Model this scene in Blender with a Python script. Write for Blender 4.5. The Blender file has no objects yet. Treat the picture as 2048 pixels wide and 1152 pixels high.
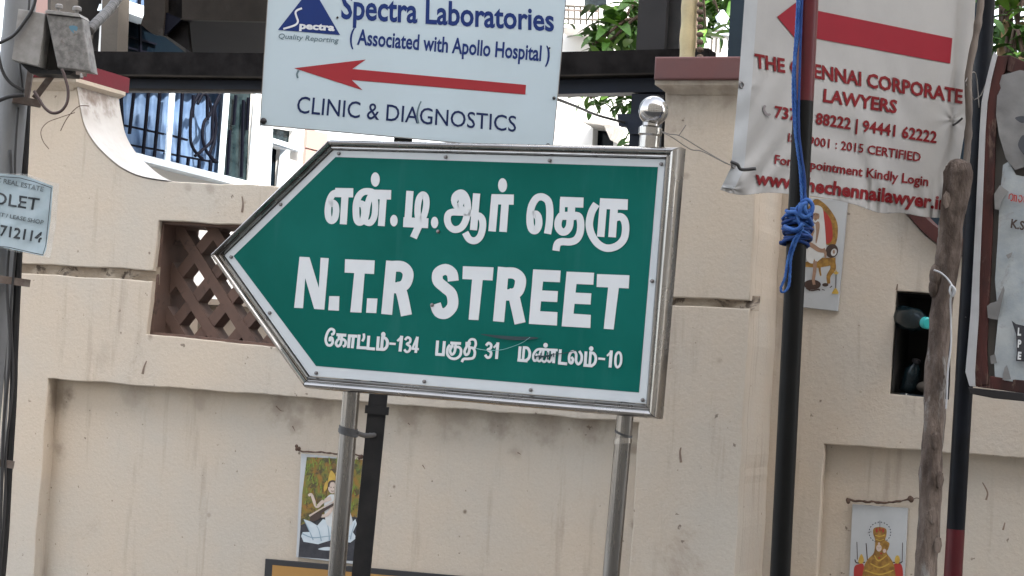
import bpy, bmesh, math, random
from mathutils import Vector, Matrix, noise
random.seed(7)
S = bpy.context.scene
COL = S.collection
R = math.radians

# ------------------------------------------------------------------ camera
F_PX = 3821.0
EYE = Vector((0, 0, 1.55))
ROT = Matrix.Rotation(R(90 + 2.6), 3, 'X') @ Matrix.Rotation(R(3.43), 3, 'Z')
cam = bpy.data.cameras.new('camera'); cam.lens = 36 * F_PX / 2048; cam.sensor_width = 36
cam.clip_start = 0.1; cam.clip_end = 2000
camo = bpy.data.objects.new('camera', cam); COL.objects.link(camo)
camo.matrix_world = Matrix.Translation(EYE) @ ROT.to_4x4()
S.camera = camo

# ------------------------------------------------------------------ light
SUN_EL, SUN_AZ = 40.0, 148.0          # azimuth clockwise from +Y: behind the viewer, to the right
w = bpy.data.worlds.new('World'); S.world = w; w.use_nodes = True
nt = w.node_tree; bg = nt.nodes['Background']
sky = nt.nodes.new('ShaderNodeTexSky'); sky.sky_type = 'NISHITA'; sky.sun_disc = False
sky.sun_elevation = R(SUN_EL); sky.sun_rotation = R(SUN_AZ); sky.air_density = 1.0; sky.dust_density = 3.0; sky.ozone_density = 0.6
hs_ = nt.nodes.new('ShaderNodeHueSaturation'); hs_.inputs['Saturation'].default_value = 0.38   # hazy city sky
nt.links.new(sky.outputs[0], hs_.inputs['Color']); nt.links.new(hs_.outputs[0], bg.inputs[0]); bg.inputs[1].default_value = 0.15
sl = bpy.data.lights.new('sun', 'SUN'); sl.energy = 2.3; sl.angle = R(0.6); sl.color = (1, .95, .88)
so = bpy.data.objects.new('sun', sl); COL.objects.link(so)
sd = Vector((math.sin(R(SUN_AZ)) * math.cos(R(SUN_EL)), math.cos(R(SUN_AZ)) * math.cos(R(SUN_EL)), math.sin(R(SUN_EL))))
so.rotation_euler = sd.to_track_quat('Z', 'Y').to_euler(); so.location = (0, -3, 30)
S.view_settings.view_transform = 'Standard'; S.view_settings.look = 'None'
S.view_settings.gamma = 1; S.view_settings.use_curve_mapping = False
S.view_settings.exposure = 2.72

# ------------------------------------------------------------------ helpers
def ray(px, py):
    return ROT @ Vector(((px - 1024) / F_PX, (576 - py) / F_PX, -1))

def at(px, py, depth):                 # depth measured along the road axis (world Y)
    d = ray(px, py); return EYE + d * (depth / d.y)

class Plane:
    def __init__(s, px, py, depth, yaw, off=0.0):
        s.u = Vector((math.cos(R(yaw)), math.sin(R(yaw)), 0)); s.v = Vector((0, 0, 1))
        s.n = Vector((math.sin(R(yaw)), -math.cos(R(yaw)), 0)); s.yaw = yaw
        s.o = at(px, py, depth) + s.n * off
    def sub(s, off):
        q = Plane.__new__(Plane); q.u, q.v, q.n, q.yaw = s.u, s.v, s.n, s.yaw; q.o = s.o + s.n * off; return q
    def pt(s, px, py, off=0.0):
        d = ray(px, py); o = s.o + s.n * off
        return EYE + d * ((o - EYE).dot(s.n) / d.dot(s.n))
    def uv(s, px, py):
        p = s.pt(px, py) - s.o; return (p.dot(s.u), p.dot(s.v))
    def w(s, u, v, off=0.0):
        return s.o + s.u * u + s.v * v + s.n * off

def thing(name, label, cat, loc, group=None):
    o = bpy.data.objects.new(name, None); COL.objects.link(o); o.location = loc
    o.empty_display_size = .1
    o['label'] = label; o['category'] = cat
    if group: o['group'] = group
    return o

def tag(o, label=None, cat=None, group=None, kind=None):
    if label: o['label'] = label
    if cat: o['category'] = cat
    if group: o['group'] = group
    if kind: o['kind'] = kind
    return o

def origin_of(p):
    v = Vector((0, 0, 0))
    while p is not None: v += p.location; p = p.parent
    return v

def obj(name, geo, mat, parent=None, smooth=False, origin=None):
    vs, fs = geo
    if parent is not None:
        org = origin_of(parent); loc = Vector((0, 0, 0))
    else:
        if origin is None:
            xs = [v[0] for v in vs]; ys = [v[1] for v in vs]; zs = [v[2] for v in vs]
            origin = Vector(((min(xs) + max(xs)) / 2, (min(ys) + max(ys)) / 2, min(zs)))
        org = Vector(origin); loc = org
    me = bpy.data.meshes.new(name)
    me.from_pydata([tuple(Vector(v) - org) for v in vs], [], fs)
    me.validate(); me.materials.append(mat)
    if smooth:
        me.polygons.foreach_set('use_smooth', [True] * len(me.polygons))
        if smooth != 'all':
            try: me.set_sharp_from_angle(angle=R(40))
            except Exception: pass
    o = bpy.data.objects.new(name, me); COL.objects.link(o); o.parent = parent; o.location = loc
    return o

def join(*gs):
    V, F = [], []
    for v, f in gs:
        b = len(V); V += list(v); F += [tuple(i + b for i in q) for q in f]
    return V, F

def catmull(pts, n=6, closed=False):
    P = [Vector(p) for p in pts]; out = []; m = len(P)
    rng = range(m if closed else m - 1)
    for i in rng:
        if closed: a, b, c, d = P[i - 1], P[i], P[(i + 1) % m], P[(i + 2) % m]
        else: a, b, c, d = P[max(i - 1, 0)], P[i], P[i + 1], P[min(i + 2, m - 1)]
        for k in range(n):
            t = k / n
            out.append(0.5 * ((2 * b) + (c - a) * t + (2 * a - 5 * b + 4 * c - d) * t * t + (3 * b - a - 3 * c + d) * t ** 3))
    if not closed: out.append(P[-1])
    return out

def tube(pts, rad, seg=12, cap=True, closed=False):
    P = [Vector(p) for p in pts]; n = len(P)
    rads = rad if isinstance(rad, (list, tuple)) else [rad] * n
    V, F = [], []
    t0 = (P[1] - P[0]).normalized()
    ref = Vector((0, 0, 1)) if abs(t0.z) < .9 else Vector((0, 1, 0))
    x = t0.cross(ref).normalized()
    for i in range(n):
        if closed: t = (P[(i + 1) % n] - P[i - 1])
        else: t = P[min(i + 1, n - 1)] - P[max(i - 1, 0)]
        t.normalize(); x = (x - t * x.dot(t)).normalized(); y = t.cross(x)
        for k in range(seg):
            a = 2 * math.pi * k / seg
            V.append(P[i] + (x * math.cos(a) + y * math.sin(a)) * rads[i])
    m = n if closed else n - 1
    for i in range(m):
        for k in range(seg):
            a, b = i * seg + k, i * seg + (k + 1) % seg
            c, d = ((i + 1) % n) * seg + (k + 1) % seg, ((i + 1) % n) * seg + k
            F.append((a, b, c, d))
    if cap and not closed:
        F.append(tuple(range(seg))[::-1]); F.append(tuple((n - 1) * seg + k for k in range(seg)))
    return V, F

def sphere(c, r, seg=16, rings=10, sq=(1, 1, 1)):
    V, F = [], []; c = Vector(c)
    for j in range(rings + 1):
        th = math.pi * j / rings
        for k in range(seg):
            a = 2 * math.pi * k / seg
            V.append(c + Vector((math.sin(th) * math.cos(a) * r * sq[0], math.sin(th) * math.sin(a) * r * sq[1], math.cos(th) * r * sq[2])))
    for j in range(rings):
        for k in range(seg):
            F.append((j * seg + k, (j + 1) * seg + k, (j + 1) * seg + (k + 1) % seg, j * seg + (k + 1) % seg))
    return V, F

def slab(pl, outs, off, thick, bevel=0.0, res=1, grow=0.0):
    """2D outlines in plane pixels (first outer, others holes) -> solid from off back to off-thick"""
    cu = bpy.data.curves.new('tmp', 'CURVE'); cu.dimensions = '2D'; cu.fill_mode = 'BOTH'
    cu.extrude = max(thick / 2 - bevel, 1e-5); cu.bevel_depth = bevel; cu.bevel_resolution = res; cu.offset = grow - bevel
    for pts in outs:
        sp = cu.splines.new('POLY'); sp.points.add(len(pts) - 1)
        for i, p in enumerate(pts): sp.points[i].co = (p[0], p[1], 0, 1)
        sp.use_cyclic_u = True
    o = bpy.data.objects.new('tmp', cu); me = o.to_mesh()
    V = [pl.w(v.co.x, v.co.y, off - thick / 2 + v.co.z) for v in me.vertices]
    Fs = [tuple(p.vertices) for p in me.polygons]
    o.to_mesh_clear(); bpy.data.objects.remove(o); bpy.data.curves.remove(cu)
    return V, Fs

def pslab(pl, outs, off, thick, bevel=0.0, res=1):
    return slab(pl, [[pl.uv(*p) for p in q] for q in outs], off, thick, bevel, res)

def sheet(pl, pts, off):
    """flat polygon given in pixels, laid on the plane"""
    return [pl.pt(x, y, off) for x, y in pts], [tuple(range(len(pts)))[::-1]]

def box_uv(pl, u0, u1, v0, v1, o0, o1):
    V = [pl.w(u, v, o) for o in (o0, o1) for u, v in ((u0, v0), (u1, v0), (u1, v1), (u0, v1))]
    return V, [(3, 2, 1, 0), (4, 5, 6, 7), (0, 1, 5, 4), (1, 2, 6, 5), (2, 3, 7, 6), (3, 0, 4, 7)]

def bar(a, b, wx, wy, side):
    """rectangular bar from a to b, wx wide along side, wy deep"""
    a, b = Vector(a), Vector(b); t = (b - a).normalized(); s = Vector(side); s = (s - t * s.dot(t)).normalized(); q = t.cross(s)
    V = [p + s * (i * wx / 2) + q * (j * wy / 2) for p in (a, b) for i, j in ((-1, -1), (1, -1), (1, 1), (-1, 1))]
    return V, [(3, 2, 1, 0), (4, 5, 6, 7), (0, 1, 5, 4), (1, 2, 6, 5), (2, 3, 7, 6), (3, 0, 4, 7)]

def ribbon2d(pts, wd, smooth=True, closed=False, n=5):
    P = catmull([Vector((p[0], p[1], 0)) for p in pts], n, closed) if smooth and len(pts) > 2 else [Vector((p[0], p[1], 0)) for p in pts]
    L, Rr = [], []; m = len(P)
    for i in range(m):
        if closed: a = (P[i] - P[i - 1]).normalized(); b = (P[(i + 1) % m] - P[i]).normalized()
        else:
            a = (P[i] - P[i - 1]).normalized() if i else None; b = (P[i + 1] - P[i]).normalized() if i < m - 1 else None
            a = a or b; b = b or a
        t = (a + b).normalized(); nn = Vector((-t.y, t.x, 0)); k = 1 / max(.6, nn.dot(Vector((-a.y, a.x, 0))))
        ww = wd[0] + (wd[1] - wd[0]) * i / (m - 1) if isinstance(wd, tuple) else wd
        L.append(P[i] + nn * ww / 2 * k); Rr.append(P[i] - nn * ww / 2 * k)
    V = L + Rr; F = []
    for i in range(m if closed else m - 1):
        j = (i + 1) % m; F.append((i, j, m + j, m + i))
    return V, F

class Print:
    """collects flat print on a plane from pixel traced strokes; each item a hair above the last so no two faces share a plane"""
    def __init__(s, pl, off, ox=0, oy=0, sc=1.0, step=0.00006):
        s.pl, s.off, s.ox, s.oy, s.sc, s.step, s.k = pl, off, ox, oy, sc, step, 0; s.V = []; s.F = []
    def _add(s, V, F):
        b = len(s.V); o = s.off + s.k * s.step; s.k += 1
        for v in V: s.V.append(s.pl.pt(s.ox + v[0] / s.sc, s.oy + v[1] / s.sc, o))
        for f in F: s.F.append(tuple(i + b for i in f))
    def st(s, pts, wd, smooth=True, closed=False):
        s._add(*ribbon2d(pts, wd, smooth, closed)); return s
    def poly(s, pts):
        s._add([(p[0], p[1]) for p in pts], [tuple(range(len(pts)))]); return s
    def blob(s, pts, n=5):
        s.poly([(p.x, p.y) for p in catmull([Vector((p[0], p[1], 0)) for p in pts], n, True)]); return s
    def ell(s, c, rx, ry, rot=0, n=20):
        cr, sr = math.cos(R(rot)), math.sin(R(rot)); q = []
        for i in range(n):
            a = 2 * math.pi * i / n; x, y = rx * math.cos(a), ry * math.sin(a)
            q.append((c[0] + x * cr - y * sr, c[1] + x * sr + y * cr))
        return s.poly(q)
    def geo(s): return s.V, s.F

_cap = {}
def glyphs(txt, bold, res=3):
    cu = bpy.data.curves.new('tmp', 'FONT'); cu.body = txt; cu.offset = bold; cu.resolution_u = res
    o = bpy.data.objects.new('tmp', cu); me = o.to_mesh()
    V = [(v.co.x, v.co.y) for v in me.vertices]; F = [tuple(p.vertices) for p in me.polygons]
    o.to_mesh_clear(); bpy.data.objects.remove(o); bpy.data.curves.remove(cu)
    return V, F

def text(txt, BL, BR, TL, TR, place, bold=.02, slant=0.0, res=3):
    """fit a line between four pixel corners (baseline left/right, capital top left/right). place(px,py)->world"""
    V, F = glyphs(txt, bold, res)
    x0 = min(v[0] for v in V); x1 = max(v[0] for v in V); out = []
    for x, y in V:
        h = y / .692; u = (x - x0 + slant * y) / (x1 - x0)
        bx, by = BL[0] + (BR[0] - BL[0]) * u, BL[1] + (BR[1] - BL[1]) * u
        tx, ty = TL[0] + (TR[0] - TL[0]) * u, TL[1] + (TR[1] - TL[1]) * u
        out.append(place(bx + (tx - bx) * h, by + (ty - by) * h))
    return out, F

# ------------------------------------------------------------------ materials
def N(nt, t, **kw):
    n = nt.nodes.new(t)
    for k, v in kw.items(): setattr(n, k, v)
    return n

def mat(name, c, rough=.6, metal=0.0, c2=None, sc=8.0, amt=.5, dirt=None, dsc=6.0, dthr=(.55, .7), bump=0.0, bsc=60.0,
        stretch=None, spec=.5, spots=None, spotc=(.05, .045, .04), trans=0.0, streak=None, dist=.004, fine=0.0, side=None, alpha=1.0, specks=False):
    m = bpy.data.materials.new(name); m.use_nodes = True; t = m.node_tree; b = t.nodes['Principled BSDF']
    b.inputs['Roughness'].default_value = rough; b.inputs['Metallic'].default_value = metal
    b.inputs['Specular IOR Level'].default_value = spec
    if trans: b.inputs['Transmission Weight'].default_value = trans
    if alpha < 1: b.inputs['Alpha'].default_value = alpha
    L = t.links; tc = N(t, 'ShaderNodeTexCoord'); vec = tc.outputs['Object']
    if stretch:
        mp = N(t, 'ShaderNodeMapping'); mp.inputs['Scale'].default_value = stretch; L.new(vec, mp.inputs[0]); vec2 = mp.outputs[0]
    else: vec2 = vec
    col = None
    def mix(fac, A, B):
        mx = N(t, 'ShaderNodeMix', data_type='RGBA')
        if hasattr(fac, 'links') or hasattr(fac, 'is_linked'): L.new(fac, mx.inputs[0])
        else: mx.inputs[0].default_value = fac
        for s, v in ((mx.inputs[6], A), (mx.inputs[7], B)):
            if isinstance(v, tuple): s.default_value = (*v, 1)
            else: L.new(v, s)
        return mx.outputs[2]
    def nz(scale, detail=4, vin=None, rg=.6, dst=0.0):
        n = N(t, 'ShaderNodeTexNoise'); n.inputs['Scale'].default_value = scale; n.inputs['Detail'].default_value = detail
        n.inputs['Roughness'].default_value = rg; n.inputs['Distortion'].default_value = dst
        L.new(vin or vec2, n.inputs['Vector']); return n.outputs['Fac']
    def rng(v, a, bb, lo=0., hi=1.):
        r = N(t, 'ShaderNodeMapRange', interpolation_type='SMOOTHSTEP'); L.new(v, r.inputs[0])
        r.inputs[1].default_value = a; r.inputs[2].default_value = bb; r.inputs[3].default_value = lo; r.inputs[4].default_value = hi
        return r.outputs[0]
    col = c
    if c2: col = mix(rng(nz(sc, 5), .32, .68, 0, amt), col, c2)
    if fine: col = mix(rng(nz(180, 3, vec), .35, .65, 0, fine), col, tuple(x * .55 for x in c))
    if dirt: col = mix(rng(nz(dsc, 8, None, .68, .6), dthr[0], dthr[1], 0, .85), col, dirt)
    if specks: col = mix(rng(nz(38, 3, vec, .55), .70, .745, 0, .75), col, (.13, .10, .08))
    if streak:
        mp = N(t, 'ShaderNodeMapping'); mp.inputs['Scale'].default_value = (14, 14, 1.3); L.new(vec, mp.inputs[0])
        col = mix(rng(nz(1.6, 6, mp.outputs[0], .6), .54, .74, 0, streak[1]), col, streak[0])
    if spots:
        acc = None
        ns = nz(30, 4, vec); ns2 = rng(ns, .2, .8, -.5, .5)
        for (p, r_, st) in spots:
            vm = N(t, 'ShaderNodeVectorMath', operation='DISTANCE'); L.new(vec, vm.inputs[0]); vm.inputs[1].default_value = p
            mu = N(t, 'ShaderNodeMath', operation='MULTIPLY_ADD'); L.new(ns2, mu.inputs[0]); mu.inputs[1].default_value = r_ * .9; L.new(vm.outputs['Value'], mu.inputs[2])
            f = rng(mu.outputs[0], r_ * .1, r_ * 1.35, st, 0.0)
            if acc is None: acc = f
            else:
                mm = N(t, 'ShaderNodeMath', operation='MAXIMUM'); L.new(acc, mm.inputs[0]); L.new(f, mm.inputs[1]); acc = mm.outputs[0]
        col = mix(acc, col, spotc)
    if isinstance(col, tuple): b.inputs['Base Color'].default_value = (*col, 1)
    else: L.new(col, b.inputs['Base Color'])
    if bump:
        bp = N(t, 'ShaderNodeBump'); bp.inputs['Strength'].default_value = bump; bp.inputs['Distance'].default_value = dist
        L.new(nz(bsc, 6), bp.inputs['Height']); L.new(bp.outputs[0], b.inputs['Normal'])
    if metal > .5 and c2:
        L.new(rng(nz(sc * 1.7, 5), .3, .7, max(rough - .1, .05), rough + .18), b.inputs['Roughness'])
    return m

# planes the place is made of
W0 = Plane(990, 600, 5.5, -21)          # front of the compound wall and its pier
W1 = W0.sub(-.32)                       # the wall to the right of the pier stands further back
WR = W0.sub(-.053)                      # back of the recessed panel
SG = Plane(990, 560, 4.25, -27)         # street name sign
CL = Plane(825, 150, 4.85, 2)           # clinic sign
BN = Plane(1465, 200, 4.25, 44)         # banner
PB = Plane(2000, 450, 4.75, -21)        # notice board far right
FC = Plane(340, 260, 9.0, 58)           # house behind the wall, left
HB = Plane(1200, 150, 15.0, -18)        # white house far behind

wall_org = W0.pt(700, 1100); wall_org.z = 0
def wl(px, py, pl=W0, off=0.0): return tuple(pl.pt(px, py, off) - wall_org)
PL1, PL2 = (.505, .427, .343), (.455, .425, .38)
rs = random.Random(11)
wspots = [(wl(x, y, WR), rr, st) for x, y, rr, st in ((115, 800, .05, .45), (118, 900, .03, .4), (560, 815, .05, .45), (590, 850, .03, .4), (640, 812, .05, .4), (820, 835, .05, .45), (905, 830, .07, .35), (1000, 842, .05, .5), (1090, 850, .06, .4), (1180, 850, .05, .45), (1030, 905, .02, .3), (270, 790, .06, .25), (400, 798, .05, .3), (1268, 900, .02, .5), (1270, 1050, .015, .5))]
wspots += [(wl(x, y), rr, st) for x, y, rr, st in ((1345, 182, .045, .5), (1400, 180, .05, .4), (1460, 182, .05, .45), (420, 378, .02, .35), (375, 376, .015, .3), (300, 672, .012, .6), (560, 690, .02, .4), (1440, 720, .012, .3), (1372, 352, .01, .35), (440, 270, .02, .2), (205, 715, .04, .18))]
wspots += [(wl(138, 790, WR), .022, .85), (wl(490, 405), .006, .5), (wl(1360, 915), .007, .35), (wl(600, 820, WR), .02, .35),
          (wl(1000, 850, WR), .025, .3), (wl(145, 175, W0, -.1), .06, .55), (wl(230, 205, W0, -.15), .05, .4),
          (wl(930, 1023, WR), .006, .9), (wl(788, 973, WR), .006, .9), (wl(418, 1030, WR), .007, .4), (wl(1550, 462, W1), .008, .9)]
M = {}
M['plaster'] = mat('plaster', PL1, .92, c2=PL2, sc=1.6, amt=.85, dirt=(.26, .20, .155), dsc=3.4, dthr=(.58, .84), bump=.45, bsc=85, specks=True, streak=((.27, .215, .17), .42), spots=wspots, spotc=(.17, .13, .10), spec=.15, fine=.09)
M['plaster_r'] = mat('plaster_right_wall', PL1, .92, c2=PL2, sc=2.1, amt=.8, dirt=(.25, .19, .15), dsc=3.1, dthr=(.6, .84), bump=.45, bsc=70, specks=True, streak=((.25, .20, .165), .45), spec=.15, fine=.09)
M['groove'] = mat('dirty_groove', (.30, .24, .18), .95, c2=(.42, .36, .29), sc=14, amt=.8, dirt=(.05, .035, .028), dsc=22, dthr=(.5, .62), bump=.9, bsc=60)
M['coping_l'] = mat('red_oxide_paint_fresh', (.15, .022, .032), .65, spec=.2, c2=(.12, .026, .032), sc=9, bump=.1, dirt=(.06, .03, .03), dsc=14, dthr=(.66, .8))
M['coping_r'] = mat('red_oxide_paint_faded', (.125, .048, .045), .7, c2=(.10, .05, .05), sc=9, bump=.12, dirt=(.05, .03, .03), dsc=14, dthr=(.64, .8))
M['scoop'] = mat('pale_weathered_plaster', (.50, .48, .455), .9, c2=(.42, .39, .36), sc=6, amt=.8, dirt=(.16, .13, .11), dsc=8, dthr=(.62, .8), bump=.4, spots=[(wl(185, 185, W0, -.05), .07, .9), (wl(225, 205, W0, -.1), .06, .8), (wl(205, 190, W0, -.15), .07, .8), (wl(175, 220, W0, -.02), .03, .5)], spotc=(.15, .11, .085))
M['lattice'] = mat('brown_lattice', (.13, .078, .06), .9, c2=(.085, .056, .046), sc=12, dirt=(.03, .022, .02), dsc=16, dthr=(.56, .72), bump=.3, bsc=50)
M['steel'] = mat('stainless_steel', (.33, .315, .30), .2, 1.0, c2=(.24, .225, .21), sc=7, amt=.6, stretch=(1, 1, .5), dirt=(.15, .12, .1), dsc=26, dthr=(.7, .84))
M['steel_p'] = mat('stainless_tube', (.22, .21, .20), .22, 1.0, c2=(.15, .145, .14), sc=9, amt=.8, stretch=(3, 3, .25), dirt=(.12, .09, .075), dsc=16, dthr=(.62, .8))
M['steel_b'] = mat('stainless_steel_ball', (.40, .39, .38), .08, 1.0, c2=(.30, .29, .28), sc=24, amt=.6)
M['white_ret'] = mat('white_reflective_sheet', (.50, .535, .56), .42, c2=(.44, .47, .50), sc=10, amt=.6, dirt=(.22, .22, .21), dsc=20, dthr=(.7, .84), spec=.4)
M['green'] = mat('green_reflective_sheet', (.0002, .088, .070), .5, c2=(.003, .108, .090), sc=3.2, amt=.9, spec=.07, streak=((.02, .12, .108), .35), dirt=(.006, .05, .05), dsc=7, dthr=(.72, .88))
M['letter'] = mat('white_lettering', (.56, .58, .60), .5, c2=(.50, .52, .54), sc=16, amt=.5)
M['scratch'] = mat('scratch_marks', (.008, .03, .035), .7)
M['scratch_l'] = mat('pale_scratch', (.16, .36, .36), .7)
M['clinic'] = mat('pale_blue_sign_paint', (.40, .485, .54), .38, c2=(.37, .445, .49), sc=3, amt=.7, dirt=(.25, .25, .24), dsc=9, dthr=(.74, .9))
M['clinic_edge'] = mat('sign_edge', (.22, .21, .20), .6, c2=(.12, .09, .08), sc=30)
M['navy'] = mat('navy_print', (.006, .022, .12), .45, c2=(.008, .028, .14), sc=9, spec=.25)
M['navy_thin'] = mat('navy_print_dark', (.006, .016, .07), .45, spec=.25)
M['grey_print'] = mat('grey_blue_print', (.09, .14, .17), .5)
M['red'] = mat('red_print', (.27, .02, .028), .45, c2=(.23, .024, .03), spec=.25, sc=4)
M['black'] = mat('black_enamel', (.004, .004, .004), .45, spec=.12, c2=(.006, .006, .006), sc=20, dirt=(.03, .025, .022), dsc=26, dthr=(.68, .82), bump=.12, bsc=40)
M['black_w'] = mat('worn_black_enamel', (.005, .0055, .007), .45, spec=.12, c2=(.008, .011, .018), sc=8, dirt=(.34, .32, .31), dsc=22, dthr=(.7, .74), bump=.3, bsc=30)
M['darkred'] = mat('dark_red_enamel', (.075, .008, .012), .4, spec=.25, c2=(.055, .008, .010), sc=14, dirt=(.035, .01, .01), dsc=24, dthr=(.66, .8), bump=.1)
M['flatblack'] = mat('dull_black_steel', (.010, .010, .011), .6, spec=.25, c2=(.03, .028, .027), sc=14, bump=.12, bsc=40)
M['rope'] = mat('blue_nylon_rope', (.010, .050, .21), .6, spec=.2, c2=(.05, .13, .33), sc=60, amt=.8, bump=.6, bsc=260, dist=.002)
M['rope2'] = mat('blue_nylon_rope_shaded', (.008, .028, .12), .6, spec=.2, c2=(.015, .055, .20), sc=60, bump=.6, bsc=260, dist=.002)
M['banner'] = mat('vinyl_banner', (.285, .28, .275), .5, spec=.2, c2=(.24, .236, .232), sc=5, amt=.7, dirt=(.14, .125, .115), dsc=7, dthr=(.66, .86), bump=.12, bsc=30)
M['hem'] = mat('vinyl_hem', (.30, .315, .33), .5, spec=.25, c2=(.24, .25, .26), sc=9)
M['bred'] = mat('crimson_banner_print', (.19, .011, .020), .5, spec=.08, c2=(.16, .012, .02), sc=6)
M['bred2'] = mat('crimson_banner_text', (.13, .009, .012), .5, spec=.08)
M['bgrey'] = mat('grey_banner_print', (.12, .10, .105), .5)
M['wood'] = mat('weathered_bark', (.16, .128, .11), .95, c2=(.06, .045, .038), sc=16, amt=1.0, stretch=(1.6, 1.6, .55), dirt=(.24, .235, .225), dsc=10, dthr=(.52, .64), bump=1.0, bsc=48, dist=.012, spec=.2)
M['stick'] = mat('grey_brown_cloth_strip', (.16, .135, .115), .85, c2=(.10, .08, .07), sc=14, stretch=(3, 3, .5), bump=.5)
M['galv'] = mat('galvanised_pipe', (.20, .203, .207), .6, .15, spec=.3, c2=(.13, .134, .138), sc=6, stretch=(2, 2, .6), dirt=(.09, .085, .08), dsc=8, dthr=(.6, .8), bump=.2)
M['boxgrey'] = mat('mottled_grey_metal', (.21, .20, .19), .65, .05, c2=(.11, .105, .10), sc=48, amt=1.0, spec=.25, dirt=(.09, .065, .055), dsc=60, dthr=(.56, .74), bump=.5, bsc=60)
M['boxlight'] = mat('dusty_grey_metal', (.27, .26, .25), .65, .05, c2=(.19, .18, .17), sc=30, amt=.9, spec=.25, dirt=(.12, .10, .09), dsc=50, dthr=(.62, .78), bump=.3)
M['rust'] = mat('rusty_iron', (.15, .125, .11), .8, c2=(.08, .05, .038), sc=24, amt=.9, bump=.4)
M['cable'] = mat('black_cable', (.02, .019, .02), .5)
M['cable_r'] = mat('brown_cable', (.05, .028, .026), .5)
M['wire'] = mat('thin_grey_wire', (.16, .15, .14), .5, .4)
M['conduit'] = mat('ribbed_grey_conduit', (.085, .08, .075), .5, c2=(.05, .05, .05), sc=30)
M['paper'] = mat('bluish_paper_in_film', (.36, .44, .49), .28, c2=(.28, .36, .41), sc=14, amt=.8, bump=.25, bsc=16)
M['film'] = mat('clear_film', (.55, .58, .58), .2, alpha=.35)
M['ink'] = mat('faded_black_ink', (.022, .028, .036), .6, c2=(.05, .06, .07), sc=40)
M['ink_f'] = mat('very_faded_ink', (.12, .15, .17), .6, c2=(.06, .08, .09), sc=50)
M['curtain'] = mat('blue_curtain', (.075, .125, .22), .8, spec=.1, c2=(.12, .18, .28), sc=10, amt=.9)
M['glass_d'] = mat('dark_window_glass', (.003, .006, .010), .1, c2=(.006, .010, .014), sc=5, spec=.06)
M['glass_g'] = mat('green_grey_window_glass', (.006, .012, .015), .15, c2=(.022, .036, .04), sc=14, amt=.9, spec=.3)
M['grill'] = mat('black_window_grill', (.0015, .002, .006), .7, spec=.1)
M['white_fr'] = mat('white_window_frame', (.62, .70, .78), .5)
M['white_wall'] = mat('white_house_wall', (.78, .77, .75), .9, c2=(.72, .71, .68), sc=2, bump=.1)
M['pink'] = mat('pink_house_wall', (.30, .195, .175), .9)
M['beige_h'] = mat('beige_yard_wall', (.30, .25, .20), .9, c2=(.24, .2, .17), sc=3)  # plain beige of the low yard wall
M['concrete'] = mat('grey_concrete_column', (.085, .076, .066), .9, spec=.1, c2=(.06, .055, .05), sc=5, bump=.3)
M['darkbox'] = mat('smoky_metal_cabinet', (.024, .020, .017), .7, spec=.1, c2=(.013, .011, .009), sc=6, amt=.9, dirt=(.05, .045, .04), dsc=4, dthr=(.55, .75), bump=.2)
M['beam'] = mat('black_painted_beam', (.004, .0035, .0035), .6, spec=.05, c2=(.022, .02, .02), sc=12, bump=.15)
M['beam_b'] = mat('dark_blue_painted_beam', (.010, .015, .028), .5, spec=.2, c2=(.007, .008, .012), sc=9, bump=.1)
M['slate'] = mat('slate_blue_sheet', (.014, .028, .042), .6, spec=.25, c2=(.01, .018, .026), sc=5)
M['darkpost'] = mat('charcoal_post', (.024, .023, .024), .7, spec=.2, c2=(.016, .016, .017), sc=8)
M['palm'] = mat('cream_ringed_stem', (.42, .35, .20), .85, c2=(.30, .26, .17), sc=14, dirt=(.12, .09, .06), dsc=18, dthr=(.6, .72), bump=.6)
M['leaf'] = mat('green_leaf', (.045, .11, .018), .5, c2=(.025, .065, .012), sc=9, spec=.2)
M['leaf2'] = mat('bright_green_leaf', (.12, .25, .03), .5, c2=(.08, .17, .02), sc=9)
M['leafdry'] = mat('dry_leaf', (.30, .22, .12), .8, c2=(.2, .14, .08), sc=12)
M['bark_t'] = mat('twig_bark', (.09, .06, .045), .9)
M['board_red'] = mat('red_brown_board', (.072, .026, .023), .75, spec=.2, c2=(.035, .019, .018), sc=14, amt=1.0, stretch=(2, 2, .5), dirt=(.15, .105, .085), dsc=14, dthr=(.54, .68), bump=.3)
M['board_back'] = mat('dull_board_back', (.12, .11, .10), .8, c2=(.07, .065, .06), sc=6)
M['poster_w'] = mat('torn_pale_poster', (.36, .385, .395), .6, c2=(.25, .29, .32), sc=10, amt=1.0, dirt=(.19, .165, .145), dsc=13, dthr=(.54, .68), bump=.6, bsc=14)
M['strip'] = mat('pale_plastic_strip', (.40, .41, .43), .5, c2=(.30, .30, .31), sc=16)
M['grey_p'] = mat('grey_torn_paper', (.14, .14, .142), .7, c2=(.22, .22, .22), sc=7, amt=.9, bump=.5, bsc=14)
M['grey_d'] = mat('dark_grey_print', (.05, .055, .065), .7)
M['skin_p'] = mat('brown_print', (.25, .17, .12), .7)
M['tile'] = mat('white_glazed_tile', (.44, .46, .48), .22, c2=(.37, .39, .41), sc=6, amt=.8, dirt=(.22, .19, .16), dsc=24, dthr=(.62, .74))
M['tile_edge'] = mat('tile_edge_white', (.50, .50, .50), .5)
M['gold'] = mat('gold_print', (.34, .19, .035), .3, c2=(.17, .08, .015), sc=70, amt=.95)
M['gold_y'] = mat('yellow_gold_print', (.50, .34, .06), .3, c2=(.36, .2, .03), sc=60)
M['skin'] = mat('skin_tone_print', (.30, .19, .13), .3, c2=(.22, .13, .09), sc=50)
M['skin_l'] = mat('pale_skin_print', (.52, .42, .36), .3)
M['pwhite'] = mat('white_robe_print', (.56, .57, .57), .3, c2=(.44, .45, .45), sc=30)
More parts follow.
